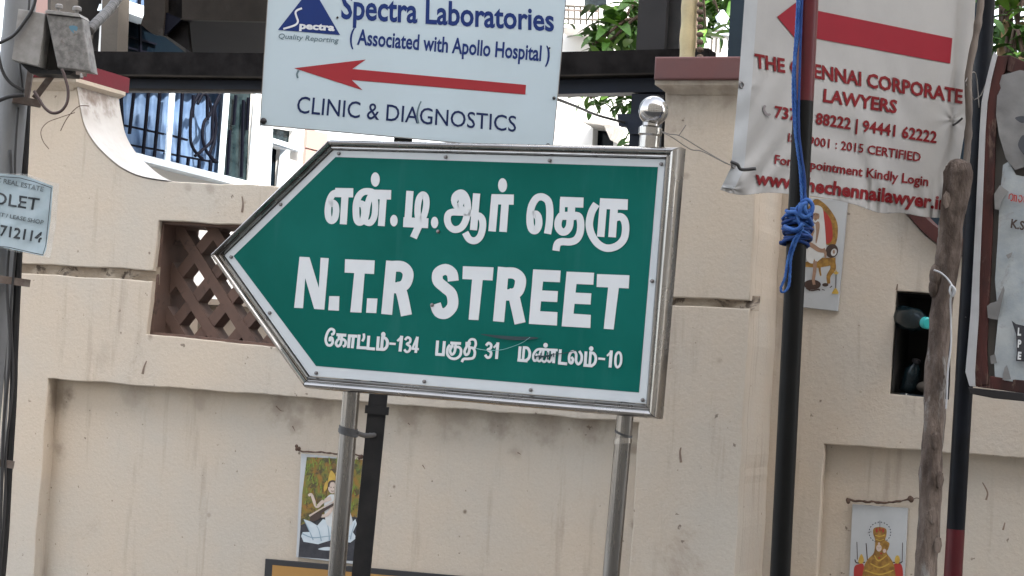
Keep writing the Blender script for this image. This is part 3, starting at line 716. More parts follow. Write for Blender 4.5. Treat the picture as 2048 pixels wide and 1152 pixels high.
# steel posts
def vline(p, q, pl_p, pl_q, zend=0.0):
    a, b = pl_p, pl_q
    return a, a + (b - a) * ((a.z - zend) / (a.z - b.z))
RP = SG.sub(-.045)
a1, b1 = vline(0, 0, RP.pt(1300, 268), RP.pt(1222, 1152))
obj('post', tube([a1, b1], .0185, 28), M['steel_p'], sign, smooth=True)
a2, b2 = vline(0, 0, RP.pt(742, 300), RP.pt(673, 1152))
obj('post', tube([a2, b2], .0205, 28), M['steel_p'], sign, smooth=True)
ball_c = RP.pt(1307, 222)
fin = obj('finial', join(sphere(ball_c, .0325, 32, 20)), M['steel_b'], sign, smooth='all')
up = (a1 - b1).normalized()
k0 = a1 - up * .035
obj('collar', tube([k0, k0 + up * .03, k0 + up * .034, k0 + up * .048, k0 + up * .052, k0 + up * .066], [.0225, .022, .0255, .0255, .019, .0165], 24), M['steel'], sign, smooth=True)
for q_ in (a1, a2): obj('bracket', bar(q_ - up * .06, q_ - up * .09, .05, .05, SG.u), M['steel'], sign)
# rubber bands round the posts
def band(c, r, h, tilt, m, parent, name='strap'):
    P, Q = [], []
    for k in range(24):
        an = 2 * math.pi * k / 24
        P.append(c + SG.u * r * math.cos(an) + SG.n * r * math.sin(an) + Vector((0, 0, tilt * math.cos(an))))
    V, F = [], []
    for q in P:
        V += [q + Vector((0, 0, h / 2)), q - Vector((0, 0, h / 2))]
    n = len(P)
    for k in range(n): j = (k + 1) % n; F.append((2 * k, 2 * k + 1, 2 * j + 1, 2 * j))
    return V, F
def on_line(a, b, z): return a + (b - a) * ((a.z - z) / (a.z - b.z))
zl = RP.pt(700, 862).z; zr = RP.pt(1243, 882).z
obj('strap', join(band(on_line(a2, b2, zl), .0222, .018, -.004, 0, 0), band(on_line(a2, b2, zl - .004), .0235, .008, -.006, 0, 0)), M['strap'], sign, smooth='all')
obj('strap', band(on_line(a1, b1, zr), .0198, .012, .003, 0, 0), M['steel'], sign, smooth='all')
obj('tape', band(on_line(a1, b1, zr + .016), .0196, .005, -.006, 0, 0), M['strap'], sign, smooth='all')

# ================================================================== CLINIC SIGN on its black post
cs_b = CL.pt(760, 300, -.02)
clin = thing('clinic_sign', 'pale blue board for a laboratory and clinic with red arrow, above the green sign', 'sign board', Vector((cs_b.x, cs_b.y, 0)))
cq = [(550, -260), (1158, -235), (1133, 0), (1119, 160), (1106, 303), (519, 250), (527, 120), (535, 0)]
obj('board', pslab(CL, [cq], 0, .014, .002), M['clinic'], clin)
obj('edge_trim', pslab(CL, [cq, [(x + (825 - x) * .0045, y + (20 - y) * .0045) for x, y in cq][::-1]], .0012, .003), M['clinic_edge'], clin)
cpl = lambda x, y: CL.pt(x, y, .0008)
Z = 3.2
def z2(x, y): return (500 + x / Z, y / Z)
obj('lettering', text('Spectra Laboratories', (682, 36), (1108, 61.5), (684, -14), (1108, 19), cpl, .024), M['navy'], clin)
obj('lettering', text('( Associated with Apollo Hospital )', (699, 87), (1099, 123), (701, 57), (1101, 93), cpl, .022), M['navy'], clin)
obj('lettering', text('CLINIC & DIAGNOSTICS', (593, 225.5), (1032, 263.5), (596, 192), (1033, 232), cpl, .004), M['navy_thin'], clin)
obj('lettering', text('Quality Reporting', (556, 76.5), (676, 85.5), (556, 66.5), (676, 75.5), cpl, .010, .22), M['grey_print'], clin)
p = Print(CL, .0008, 500, 0, 3.2)
p.poly([(282, 436), (742, 381), (655, 441), (1767, 543), (1762, 605), (652, 512), (722, 578)])
obj('arrow', p.geo(), M['red'], clin)
p = Print(CL, .0008, 540, 0, 7.877)
p.poly([(660, -215), (1105, 552), (125, 470)])
lg = obj('logo_triangle', p.geo(), M['navy'], clin)
p = Print(CL, .0013, 540, 0, 7.877)
p.st([(503, 130), (430, 160), (402, 200), (420, 270), (440, 335), (410, 385), (330, 420), (210, 455)], 30)
obj('logo_stroke', p.geo(), M['letter'], clin)
obj('logo_lettering', text('pectra', (598.5, 57), (669, 61.5), (599.5, 44), (669.5, 48.5), lambda x, y: CL.pt(x, y, .0014), .045), M['letter'], clin)
p = Print(CL, .0013, 500, 0, 3.2)
p.st([(312, 450), (300, 475), (306, 500)], 12).st([(1095, 648), (1078, 690), (1070, 740), (1078, 790)], (9, 13))
obj('scratch', p.geo(), M['grey_print'], clin)
for (x, y, r) in ((527, 242, .0085), (1096, 292, .007), (675, 35, .003), (1099, 96, .0025)):
    c = CL.pt(x, y, .001); obj('bolt', tube([c, c + CL.n * r * .5, c + CL.n * r * .85], [r, r * .9, r * .4], 14), M['bolt'], clin, smooth=True)
DP = CL.sub(-.03)
dq = [DP.pt(757, 790), DP.pt(722, 1152)]; ta = dq[0] + (dq[0] - dq[1]) * 2.6
tb = dq[0] + (dq[1] - dq[0]) * ((dq[0].z) / (dq[0].z - dq[1].z))
obj('post', bar(ta, tb, .0465, .04, CL.u), M['flatblack'], clin)
obj('clamp', bar(on_line(ta, tb, 1.45) - CL.n * .0, on_line(ta, tb, 1.43), .06, .05, CL.u), M['flatblack'], clin)
# tie wire strap between both posts
p0 = on_line(a2, b2, zl - .002) + SG.u * .02; p1 = on_line(ta, tb, zl - .02) + CL.n * .021
obj('strap', tube(catmull([p0, (p0 + p1) / 2 + Vector((0, -.01, -.004)), p1, p1 - CL.u * .012 + Vector((0, 0, .0))], 5), .006, 8), M['strap'], clin, smooth='all')

# ================================================================== BANNER
bn_org = BN.pt(1665, 400); 
ban = thing('banner', 'wrinkled grey-white vinyl banner for lawyers with a crimson arrow, tied behind the black pole', 'banner', bn_org)
def brk(px, py):
    """folds of the hanging vinyl, metres off its plane"""
    u, v = BN.uv(px, py); h = 0.0
    h += .010 * noise.noise(Vector((u * 4, v * 3, 1.3)))
    d = u * .8 + v * 1.0
    low = max(0, min(1, (py - 60) / 300))
    h += low * .005 * math.sin(d * 38 + 3 * noise.noise(Vector((u * 5, v * 5, 9)))) * (0.35 + noise.noise(Vector((u * 3, v * 3, 4))))
    lx = max(0, min(1, (1640 - px) / 170))
    h += lx * low * .005 * math.sin((u - v * .9) * 70 + 2 * noise.noise(Vector((u * 7, v * 7, 2))))
    t = (py - (300 + (px - 1440) * .12)) / 60          # crumple of the bottom strip
    if t > 0: h += min(t, 1.0) * .8 * (.0035 * math.sin(u * 95 + 3 * math.sin(u * 23)) * (.4 + max(0, u) * 1.6) + .004 * noise.noise(Vector((u * 26, v * 16, 5))))
    for tx, ty in ((1483, 170), (1467, 330), (1905, 240), (1465, 378)):   # tie points pull the cloth
        rr = math.hypot(px - tx, py - ty)
        h += .0022 * math.exp(-rr / 22) * math.cos(math.atan2(py - ty, px - tx) * 6)
    return h
def bedge(t, side):                    # pixel outline of the banner, t 0 (top) .. 1 (bottom)
    if side == 0: P = [(1500, -160), (1490, 0), (1478, 170), (1463, 335), (1441, 380)]
    else: P = [(1972, -150), (1951, 0), (1940, 200), (1915, 350), (1890, 436)]
    k = t * 4; i = min(3, int(k)); f = k - i
    return (P[i][0] + (P[i + 1][0] - P[i][0]) * f, P[i][1] + (P[i + 1][1] - P[i][1]) * f)
V, F = [], []; nu, nv = 200, 230
bot = catmull([Vector((a, b, 0)) for a, b in ((0, 0), (.08, 5), (.2, -6), (.3, -9), (.45, -10), (.58, -5), (.7, 6), (.8, 1), (.9, 3), (1, 0))], 8)
def botd(t):
    for i in range(len(bot) - 1):
        if bot[i].x <= t <= bot[i + 1].x: return bot[i].y
    return 0
for j in range(nv + 1):
    t = j / nv; L0_, R0_ = bedge(t, 0), bedge(t, 1)
    for i in range(nu + 1):
        s = i / nu; x, y = L0_[0] + (R0_[0] - L0_[0]) * s, L0_[1] + (R0_[1] - L0_[1]) * s
        y += botd(s) * max(0, (t - .75) / .25)
        V.append(BN.pt(x, y, brk(x, y)))
for j in range(nv):
    for i in range(nu): a = j * (nu + 1) + i; F.append((a, a + nu + 1, a + nu + 2, a + 1))
cl = obj('cloth', (V, F), M['banner'], ban, smooth='all')
sm = cl.modifiers.new('thickness', 'SOLIDIFY'); sm.thickness = .0012; sm.offset = -1   # grows behind the printed face
# pale folded hem on the left edge
V, F = [], []
for j in range(61):
    t = j / 60 * .97; L0_ = bedge(t, 0)
    for k, e in enumerate((-1, 8, 17, 25)): V.append(BN.pt(L0_[0] + e, L0_[1] + e * .12, brk(L0_[0] + e, L0_[1] + e * .12) + (.001, .004, .003, .0015)[k]))
for j in range(60):
    for k in range(3): a = j * 4 + k; F.append((a, a + 4, a + 5, a + 1))
obj('hem', (V, F), M['hem'], ban, smooth='all')
def bpl(off): return lambda x, y: BN.pt(x, y, brk(x, y) + off)
def bz(x, y): return (1430 + x / 2.618, y / 2.618)
def subdiv(pts, f=4):
    """fill a convex-ish polygon given in pixels as a fine grid clipped by bisect so it can follow the folds"""
    bm = bmesh.new(); vs = [bm.verts.new((x, y, 0)) for x, y in pts]; bm.faces.new(vs)
    xs = [p[0] for p in pts]; ys = [p[1] for p in pts]
    def cut(co, no):
        bmesh.ops.bisect_plane(bm, geom=bm.verts[:] + bm.edges[:] + bm.faces[:], plane_co=co, plane_no=no)
    x = min(xs) + f
    while x < max(xs): cut((x, 0, 0), (1, 0, 0)); x += f
    y = min(ys) + f
    while y < max(ys): cut((0, y, 0), (0, 1, 0)); y += f
    bm.verts.index_update()
    V = [(v.co.x, v.co.y) for v in bm.verts]; F = [tuple(v.index for v in f_.verts) for f_ in bm.faces]; bm.free()
    return V, F
arr = [bz(*q) for q in ((325, 88), (452, -8), (450, 38), (1243, 200), (1232, 333), (446, 186), (432, 215))]
V, F = subdiv(arr)
obj('arrow', ([bpl(.0015)(x, y) for x, y in V], F), M['bred'], ban)
def bt(txt, BL, BR, TL, TR, bold, m, nm='lettering', res=2):
    V, F = text(txt, bz(*BL), bz(*BR), bz(*TL), bz(*TR), lambda x, y: Vector((x, y, 0)), bold, 0, res)
    # refine so that letters bend with the folds
    bm = bmesh.new(); vv = [bm.verts.new(v) for v in V]
    for f in F:
        try: bm.faces.new([vv[i] for i in f])
        except ValueError: pass
    xs = [v.x for v in V]; x = min(xs) + 5
    while x < max(xs): bmesh.ops.bisect_plane(bm, geom=bm.verts[:] + bm.edges[:] + bm.faces[:], plane_co=(x, 0, 0), plane_no=(1, 0, 0)); x += 5
    ys = [v.y for v in V]; x = min(ys) + 5
    while x < max(ys): bmesh.ops.bisect_plane(bm, geom=bm.verts[:] + bm.edges[:] + bm.faces[:], plane_co=(0, x, 0), plane_no=(0, 1, 0)); x += 5
    bm.verts.index_update()
    V = [(v.co.x, v.co.y) for v in bm.verts]; F = [tuple(v.index for v in f_.verts) for f_ in bm.faces]; bm.free()
    return obj(nm, ([bpl(.0022)(x, y) for x, y in V], F), m, ban)
bt('THE CHENNAI CORPORATE', (210, 352), (1296, 541), (206, 281), (1299, 471), .032, M['bred2'])
bt('LAWYERS', (566, 531), (952, 592), (571, 466), (957, 527), .032, M['bred2'])
bt('737', (311, 614), (430, 632), (314, 555), (433, 573), .028, M['bred2'])
bt('88222 | 94441 62222', (527, 648), (1160, 749), (531, 590), (1165, 690), .026, M['bred2'])
bt('ISO 9001 : 2015 CERTIFIED', (382, 741), (1076, 846), (385, 697), (1080, 800), .018, M['bred2'])
bt('For Appointment Kindly Login', (311, 856), (1116, 974), (315, 810), (1120, 926), .022, M['bred2'])
bt('www.thechennailawyer.in', (207, 962), (1215, 1100), (215, 893), (1222, 1032), .034, M['bred2'])
p_ = []
pr = Print(BN, 0, 1430, 0, 2.618); pr.st([(249, 560), (250, 580), (262, 598), (278, 603)], (11, 11)).ell((252, 558), 8, 7).ell((276, 600), 8, 6)
o_ = pr.geo(); obj('phone_icon', ([v + BN.n * (brk(1530, 222) + .0025) for v in o_[0]], o_[1]), M['bgrey'], ban)
for (x, y) in ((1483, 170), (1467, 330)):
    c = BN.pt(x, y, brk(x, y) + .003)
    ring = [c + (BN.u * math.cos(k * .5236) + BN.v * math.sin(k * .5236)) * .007 for k in range(12)]
    obj('eyelet', tube(ring, .0018, 6, closed=True), M['screw'], ban, smooth='all')
knot = BN.pt(1467, 331, .012)
obj('tie', join(tube(catmull([knot + Vector((-.006, 0, .008)), knot + Vector((.008, -.006, .002)), knot + Vector((.018, -.002, -.008)), knot + Vector((.05, .0, -.004))], 5), [.004] * 16, 7)), M['cable'], ban, smooth='all')
c = BN.pt(1915, 245, .012)
obj('tie', tube(catmull([c + Vector((.012, 0, .012)), c, c + Vector((-.012, -.003, -.008))], 5), .003, 6), M['cable'], ban, smooth='all')

# ================================================================== POLES
def pole_pts(xt, yt, xb, yb, dep, ztop=None):
    a, b = at(xt, yt, dep), at(xb, yb, dep)
    e = a + (b - a) * (a.z / (a.z - b.z)); t = a + (a - b) * .5
    return t, a, b, e
t_, a_, b_, e_ = pole_pts(1617, 0, 1560, 1152, 4.0)
pole = thing('pole', 'black iron pole with dark red upper part and blue rope knotted on it', 'pole', e_)
zc = at(1611, 203, 4.0).z
mid = t_ + (e_ - t_) * ((t_.z - zc) / (t_.z - e_.z))
PR = .0212
obj('upper_tube', tube([t_, mid], PR, 28), M['darkred'], pole, smooth=True)
obj('lower_tube', tube([mid, e_], PR, 28), M['black'], pole, smooth=True)
def pole_at(py, cols=(t_, e_), dep=4.0):
    z = at(1590, py, dep).z; return cols[0] + (cols[1] - cols[0]) * ((cols[0].z - z) / (cols[0].z - cols[1].z))
# ---- blue rope
rope = thing('rope', 'blue nylon rope wound and knotted round the black pole, tail hanging in a loop', 'rope', pole_at(470) + Vector((0, -.03, 0)))
def rp(px, py, d=.03): return at(px, py, 4.0 - d)
def strand(pts, r, m, n=8, name='strand'):
    P = catmull(pts, n)
    obj(name, tube(P, r, 9), m, rope, smooth='all')
def strand2(pts, r, m, n=10, name='strand'):
    P = catmull(pts, n * 3)
    for ph in (0, 2.094, 4.189):
        Q = []; L = 0
        for i, p in enumerate(P):
            if i: L += (p - P[i - 1]).length
            a = L / .0045 + ph; Q.append(p + Vector((math.cos(a), math.sin(a), 0)) * r * .42)
        obj(name, tube(Q, r * .5, 6), m, rope, smooth='all')
strand2([rp(1600, -40, .02), rp(1597, 60, .022), rp(1590, 130, .024), rp(1591, 200, .024), rp(1594, 290, .026), rp(1606, 360, .03), rp(1612, 405, .036)], .0036, M['rope'])
strand2([rp(1597, -40, .018), rp(1592, 70, .021), rp(1586, 160, .021), rp(1589, 250, .022), rp(1600, 340, .03), rp(1604, 410, .036)], .0036, M['rope'])
strand([rp(1606, -40, .02), rp(1600, 120, .026), rp(1598, 260, .03), rp(1610, 360, .034), rp(1608, 400, .036)], .0026, M['rope2'])
def helix(py0, py1, turns, r, rr, m, jit, ph=0):
    P = []; n = int(turns * 14)
    for i in range(n + 1):
        t = i / n; c = pole_at(py0 + (py1 - py0) * t); an = ph + t * turns * 2 * math.pi
        k = r + jit * noise.noise(Vector((t * 14, ph, 3)))
        P.append(c + Vector((math.cos(an) * k, math.sin(an) * k, jit * 2.4 * noise.noise(Vector((t * 11, ph, 7))) + .004 * math.sin(an + ph))))
    obj('coil', tube(P, rr, 8), m, rope, smooth='all')
helix(418, 446, 3.2, PR + .004, .0034, M['rope'], .0025)
helix(440, 492, 5.2, PR + .004, .0036, M['rope2'], .005, 1)
helix(446, 488, 4.2, PR + .0085, .0034, M['rope2'], .006, 2.4)
helix(424, 470, 3.5, PR + .009, .0032, M['rope'], .005, 4)
strand2([rp(1603, 404, .034), rp(1592, 420, .04), rp(1597, 440, .046), rp(1600, 460, .046), rp(1586, 485, .044), rp(1576, 520, .034), rp(1570, 555, .03), rp(1562, 576, .028), rp(1566, 585, .028), rp(1577, 573, .03), rp(1580, 545, .032), rp(1582, 515, .036), rp(1594, 480, .046), rp(1606, 455, .05)], .0036, M['rope'], 4)
strand([rp(1604, 404, .036), rp(1616, 400, .044), rp(1625, 412, .044), rp(1621, 428, .046), rp(1608, 434, .048), rp(1600, 424, .05), rp(1604, 410, .05), rp(1613, 408, .048)], .0046, M['rope'], 6)
strand([rp(1575, 425, .02), rp(1588, 424, .044), rp(1600, 430, .048)], .0042, M['rope'], 6)
strand([rp(1624, 450, .01), rp(1620, 440, .036), rp(1610, 420, .05), rp(1612, 404, .044)], .0042, M['rope'], 6)
strand([rp(1570, 452, .012), rp(1580, 458, .044), rp(1594, 460, .052), rp(1606, 447, .054)], .0044, M['rope'], 6)

# ---- right hand black pipe with red foot
t2, a_, b_, e2 = pole_pts(1972, 0, 1906, 1152, 4.98)
pole2 = thing('pole', 'chipped black iron pipe with red foot, behind the wooden post and beside the notice board', 'pole', e2)
zc2 = at(1908, 1058, 4.98).z; m2 = t2 + (e2 - t2) * ((t2.z - zc2) / (t2.z - e2.z))
obj('upper_tube', tube([t2, m2], .0235, 24), M['black_w'], pole2, smooth=True)
obj('lower_tube', tube([m2, e2], .0237, 24), M['darkred'], pole2, smooth=True)
# ---- wooden post (rough trunk)
wp = [(1914, 328, 22), (1916, 345, 29), (1912, 385, 28), (1905, 430, 24), (1900, 480, 24), (1894, 530, 24), (1888, 580, 21), (1880, 640, 21), (1875, 700, 21), (1872, 760, 22), (1868, 830, 22), (1865, 900, 21), (1862, 950, 23), (1860, 1010, 21), (1856, 1080, 22), (1851, 1152, 23), (1845, 1300, 23)]
P, Rd = [], []
for x, y, r in wp: P.append(at(x, y, 4.66)); Rd.append(r * 4.66 / F_PX)
P = P + [P[-1] + (P[-1] - P[4]) * (P[-1].z / (P[4].z - P[-1].z))]; Rd.append(.03)
Pc = catmull(P, 8); Rc = []
for i in range(len(P) - 1):
    for k in range(8): Rc.append(Rd[i] + (Rd[i + 1] - Rd[i]) * k / 8)
Rc.append(Rd[-1])
V, F = tube(Pc, Rc, 26)
n26 = 26
V2 = []
for i, v in enumerate(V):
    c = Pc[min(i // n26, len(Pc) - 1)]; d = (v - c)
    ang = math.atan2(d.y, d.x)
    k = 1 + .22 * noise.noise(Vector((math.cos(ang) * 1.6, math.sin(ang) * 1.6, v.z * 9))) + .13 * noise.noise(Vector((math.cos(ang) * 5, math.sin(ang) * 5, v.z * 26)))
    V2.append(c + d * k)
post = thing('wooden_post', 'rough grey-brown tree trunk post with flaking bark, in front of the chipped pipe', 'wooden post', Pc[-1])
obj('trunk', (V2, F), M['wood'], post, smooth='all')
c = Pc[0]; obj('cut_top', sphere(c + Vector((.002, 0, -.006)), .026, 16, 10, (1, 1, .75)), M['wood'], post, smooth='all')
for (x, y, rr) in ((1872, 552, .021), (1868, 575, .017), (1877, 905, .012), (1853, 1042, .012)):
    obj('knot', sphere(at(x, y, 4.655), rr, 10, 8, (.8, .8, 1.5)), M['wood'], post, smooth='all')
for k, (x, y) in enumerate(((1893, 400), (1872, 880), (1880, 960), (1866, 1030), (1884, 765), (1876, 1090))):
    c = at(x, y, 4.66 - .029); q = []
    for j in range(7): an = j * .9; q.append(c + Vector((math.cos(an) * .010, -.002 * (j % 2), math.sin(an) * .022)))
    obj('bark_flake', (q + [v + Vector((0, .003, 0)) for v in q], [tuple(range(7)), tuple(range(7, 14))[::-1]] + [(j, (j + 1) % 7, 7 + (j + 1) % 7, 7 + j) for j in range(7)]), M['wood'], post)
tie = thing('tie_wire', 'white plastic cord looped round the wooden post and hanging down beside it', 'cord', at(1890, 545, 4.62))
obj('cord', tube(catmull([at(1868, 540, 4.63), at(1882, 546, 4.62), at(1897, 560, 4.61), at(1906, 578, 4.60), at(1901, 600, 4.61), at(1902, 640, 4.62), at(1902, 690, 4.62), at(1896, 740, 4.62), at(1894, 790, 4.62), at(1892, 818, 4.62)], 8), .0022, 7), M['strip'], tie, smooth='all')
obj('knot', tube(catmull([at(1903, 572, 4.60), at(1910, 580, 4.595), at(1905, 592, 4.60), at(1900, 582, 4.60)], 5, True), .0032, 7, closed=True), M['strip'], tie, smooth='all')
sk = obj('cloth_strip', tube(catmull([at(1970, -60, 4.84), at(1960, 20, 4.84), at(1950, 80, 4.84), at(1937, 150, 4.84), at(1938, 220, 4.84), at(1936, 280, 4.84), at(1930, 350, 4.80), at(1912, 480, 4.74)], 8), [.009 + .004 * noise.noise(Vector((i * .3, 0, 0))) for i in range(57)], 9), M['stick'], smooth='all')
tag(sk, 'twisted grey-brown cloth strip along the right edge of the lawyers banner', 'cloth strip')
cu_ = obj('wire', tube(catmull([at(1958, 215, 4.9), at(1952, 150, 4.9), at(1940, 148, 4.85), at(1930, 165, 4.82), ], 8) + catmull([at(1948, 200, 4.9), at(1962, 190, 4.9), at(1975, 160, 4.9)], 4), .0014, 6), M['wire'], smooth='all')
tag(cu_, 'thin curled wire between the banner edge and the notice board', 'wire')

# ================================================================== NOTICE BOARD far right
nb_org = PB.pt(2000, 790); 
nb = thing('notice_board', 'red-brown wooden notice board with torn pale posters at the right edge', 'notice board', nb_org)
obj('backing', pslab(PB, [[(2012, 120), (2260, 150), (2230, 800), (1956, 772), (1972, 500), (1985, 300)]], -.0145, .012), M['board_back'], nb)
strip_r = [(1951, 744), (1954, 700), (1959, 629), (1960, 560), (1965, 440), (1972, 268), (1976, 206), (1984, 160), (1996, 112)]
obj('frame_side', pslab(PB, [[(1952, 773)] + [(x - 5, y) for x, y in strip_r] + [(2018, 112), (2006, 160), (1999, 206), (1992, 268), (1986, 440), (1981, 560), (1977, 629), (1974, 700), (1978, 770)]], .006, .02, .002), M['board_red'], nb)
obj('frame_top', pslab(PB, [[(2018, 110), (2260, 215), (2260, 240), (2014, 142)]], .005, .018, .002), M['board_red'], nb)
obj('frame_bottom', pslab(PB, [[(1979, 752), (2240, 785), (2240, 812), (1955, 774), (1957, 772), (1978, 771)]], .006, .022, .002), M['board_red'], nb)
obj('lower_shelf', pslab(PB, [[(1940, 775), (2240, 806), (2240, 822), (1990, 797), (1945, 788)]], .03, .05, .002), M['bolt'], nb)
st_ = [(1989, 105), (1985, 115), (1974, 160), (1964, 206), (1960, 268), (1952, 440), (1946, 560), (1942, 629), (1936, 700), (1932, 744), (1940, 772), (1952, 774)] + strip_r
obj('plastic_strip', pslab(PB, [st_], .012, .004, .001), M['strip'], nb)
# torn poster sheets, curled a little off the board
def curled(pl, pts, off, amp, m, name, seed, label=None):
    V, F = subdiv(pts, 12)
    o = obj(name, ([pl.pt(x, y, off + amp * (.6 + noise.noise(Vector((x * .03, y * .02, seed))) + .4 * noise.noise(Vector((x * .1, y * .08, seed))))) for x, y in V], F), m, nb, smooth='all')
    if label: o['label'] = label
    return o
curled(PB, [(1999, 400), (2006, 330), (2018, 322), (2032, 350), (2250, 390), (2240, 765), (2060, 768), (1990, 758), (1988, 720), (1996, 640), (1990, 560), (1996, 470)], .002, .004, M['poster_w'], 'poster', 2)
curled(PB, [(2004, 150), (2040, 140), (2250, 180), (2250, 330), (2060, 330), (2030, 340), (2012, 318), (1998, 270), (1992, 230), (1995, 180)], .004, .008, M['grey_p'], 'torn_poster', 5, 'grey torn poster with a faded dark shape')
obj('print', (lambda q: q.geo())(Print(PB, .0175).blob([(2030, 236), (2046, 232), (2056, 240), (2044, 246)]).blob([(2036, 290), (2046, 270), (2056, 285), (2060, 318), (2048, 310)])), M['grey_d'], nb)
curled(PB, [(1988, 388), (2000, 370), (2018, 384), (2004, 400), (1998, 420), (1990, 418)], .008, .006, M['grey_p'], 'torn_scrap', 8)
curled(PB, [(2007, 572), (2009, 580), (1996, 640), (1976, 636), (1974, 612), (1982, 606), (1994, 602)], .008, .006, M['grey_p'], 'torn_scrap', 3)
curled(PB, [(1980, 712), (1990, 708), (1994, 726), (1982, 728)], .008, .006, M['grey_p'], 'torn_scrap', 4)
curled(PB, [(2009, 735), (2014, 730), (2022, 758), (2005, 760), (2006, 748)], .008, .006, M['grey_p'], 'torn_scrap', 14)
curled(PB, [(2012, 510), (2025, 504), (2022, 514), (2016, 518)], .008, .004, M['grey_p'], 'torn_scrap', 24)
ppl = lambda x, y: PB.pt(x, y, .013)
obj('lettering', join(text('K.S.S', (2021, 455), (2062, 463), (2023, 438), (2064, 446), ppl, .03)), M['pdark'], nb)
pp = Print(PB, .0135, 2016, 386, 1.0)
pp.st([(2, 12), (3, 4), (8, 2), (10, 8), (8, 15), (5, 14)], 2.2).st([(11, 4), (18, 6)], 2.4, False).st([(13, 5), (12, 17)], 2.4, False).st([(17, 7), (16, 18)], 2.4, False).st([(22, 6), (27, 6), (28, 14), (23, 18), (21, 12)], 2.2).st([(31, 8), (38, 9), (37, 18)], 2.4).st([(33, 8), (32, 19)], 2.4, False)
obj('tamil_lettering', pp.geo(), M['pred'], nb)
pp = Print(PB, .0135, 1900, 400, 2.615)
pp.poly([(322, 630), (345, 648), (395, 660), (440, 664), (440, 850), (395, 845), (345, 842), (350, 790), (345, 700)])
obj('emblem', pp.geo(), M['pblack'], nb)
obj('emblem_lettering', join(*[text(ch, (2035, y + 14), (2042, y + 14.6), (2036, y), (2043, y + .6), lambda x, y_: PB.pt(x, y_, .0145), .05) for ch, y in (('L', 656), ('P', 680), ('E', 704))]), M['letter'], nb)

# ================================================================== PICTURE TILES ON THE WALL
def tile(pl, q, name, label, off=0.0):
    b_ = pl.pt(*q[3]); o = thing(name, label, 'wall tile', b_)
    obj('tile', pslab(pl, [q], .010 + off, .010, .0012), M['tile'], o); return o
# river goddess picture behind the left post
tq = [(605, 907), (727, 920), (711, 1128), (595, 1114)]
t1 = tile(WR, tq, 'picture_tile', 'tile painted with a lute player on a white lotus, behind the left steel post')
def wr(off): return Print(WR, off, 520, 780, 3.097)
obj('picture_ground', wr(.0103).poly([(290, 415), (636, 432), (600, 800), (400, 780), (250, 840), (262, 640)]).geo(), M['pfoliage'], t1)
obj('picture_water', wr(.0106).poly([(252, 838), (400, 770), (606, 790), (590, 1060), (238, 1034)]).geo(), M['pblack'], t1)
obj('lotus', wr(.0108).poly([(270, 800), (315, 815), (355, 840), (390, 800), (430, 810), (470, 840), (520, 820), (560, 830), (590, 800), (600, 830), (575, 880), (598, 915), (560, 945), (440, 930), (360, 955), (270, 940), (255, 905), (265, 880), (310, 880)]).blob([(360, 985), (420, 972), (520, 985), (420, 994)]).geo(), M['ppetal'], t1)
pt_l = wr(.0111)
for q_ in ([(330, 930), (300, 860), (275, 810)], [(380, 935), (365, 870), (350, 840)], [(430, 930), (425, 870), (415, 820)], [(500, 925), (505, 870), (515, 830)], [(560, 925), (570, 880), (590, 820)], [(262, 890), (330, 915), (430, 905), (560, 905)]): pt_l.st(q_, (7, 3))
obj('petal_lines', pt_l.geo(), M['petal_l'], t1)
rr_ = random.Random(4); pg = wr(.01055)
for _ in range(70):
    x_, y_ = rr_.uniform(275, 600), rr_.uniform(430, 760); an_ = rr_.uniform(-1.9, -1.1); l_ = rr_.uniform(18, 45)
    if not (x_ > 395 and y_ > 500 and x_ < 500): pg.st([(x_, y_), (x_ + l_ * math.cos(an_), y_ + l_ * math.sin(an_))], (9, 3), False)
obj('grass_strokes', pg.geo(), M['pgrass'], t1)
obj('robe', wr(.0114).blob([(400, 690), (430, 650), (470, 650), (530, 670), (560, 760), (570, 830), (500, 850), (420, 840), (400, 760)]).geo(), M['pwhite'], t1)
obj('crown', wr(.0118).blob([(420, 570), (440, 500), (470, 540), (470, 600), (440, 590)]).blob([(395, 600), (415, 560), (420, 600), (400, 630)]).geo(), M['gold_y'], t1)
obj('skin', wr(.0122).ell((448, 605), 26, 36).st([(440, 670), (390, 690), (350, 720), (320, 650), (300, 655)], (26, 14)).st([(470, 680), (420, 770), (350, 780)], (24, 16)).geo(), M['skin_l'], t1)
obj('hair', wr(.0128).st([(424, 600), (432, 570), (462, 566), (474, 600), (478, 640)], 11).ell((440, 602), 4, 2.5).ell((457, 603), 4, 2.5).st([(440, 624), (450, 627), (458, 624)], 4).geo(), M['pdark'], t1)
obj('instrument', wr(.0132).st([(330, 790), (400, 740), (470, 700), (560, 640)], (20, 12)).ell((345, 785), 42, 24, -30).geo(), M['pdark'], t1)
obj('instrument_rim', wr(.0142).st([(305, 780), (330, 765), (400, 722), (455, 690)], (12, 5)).geo(), M['skin_l'], t1)
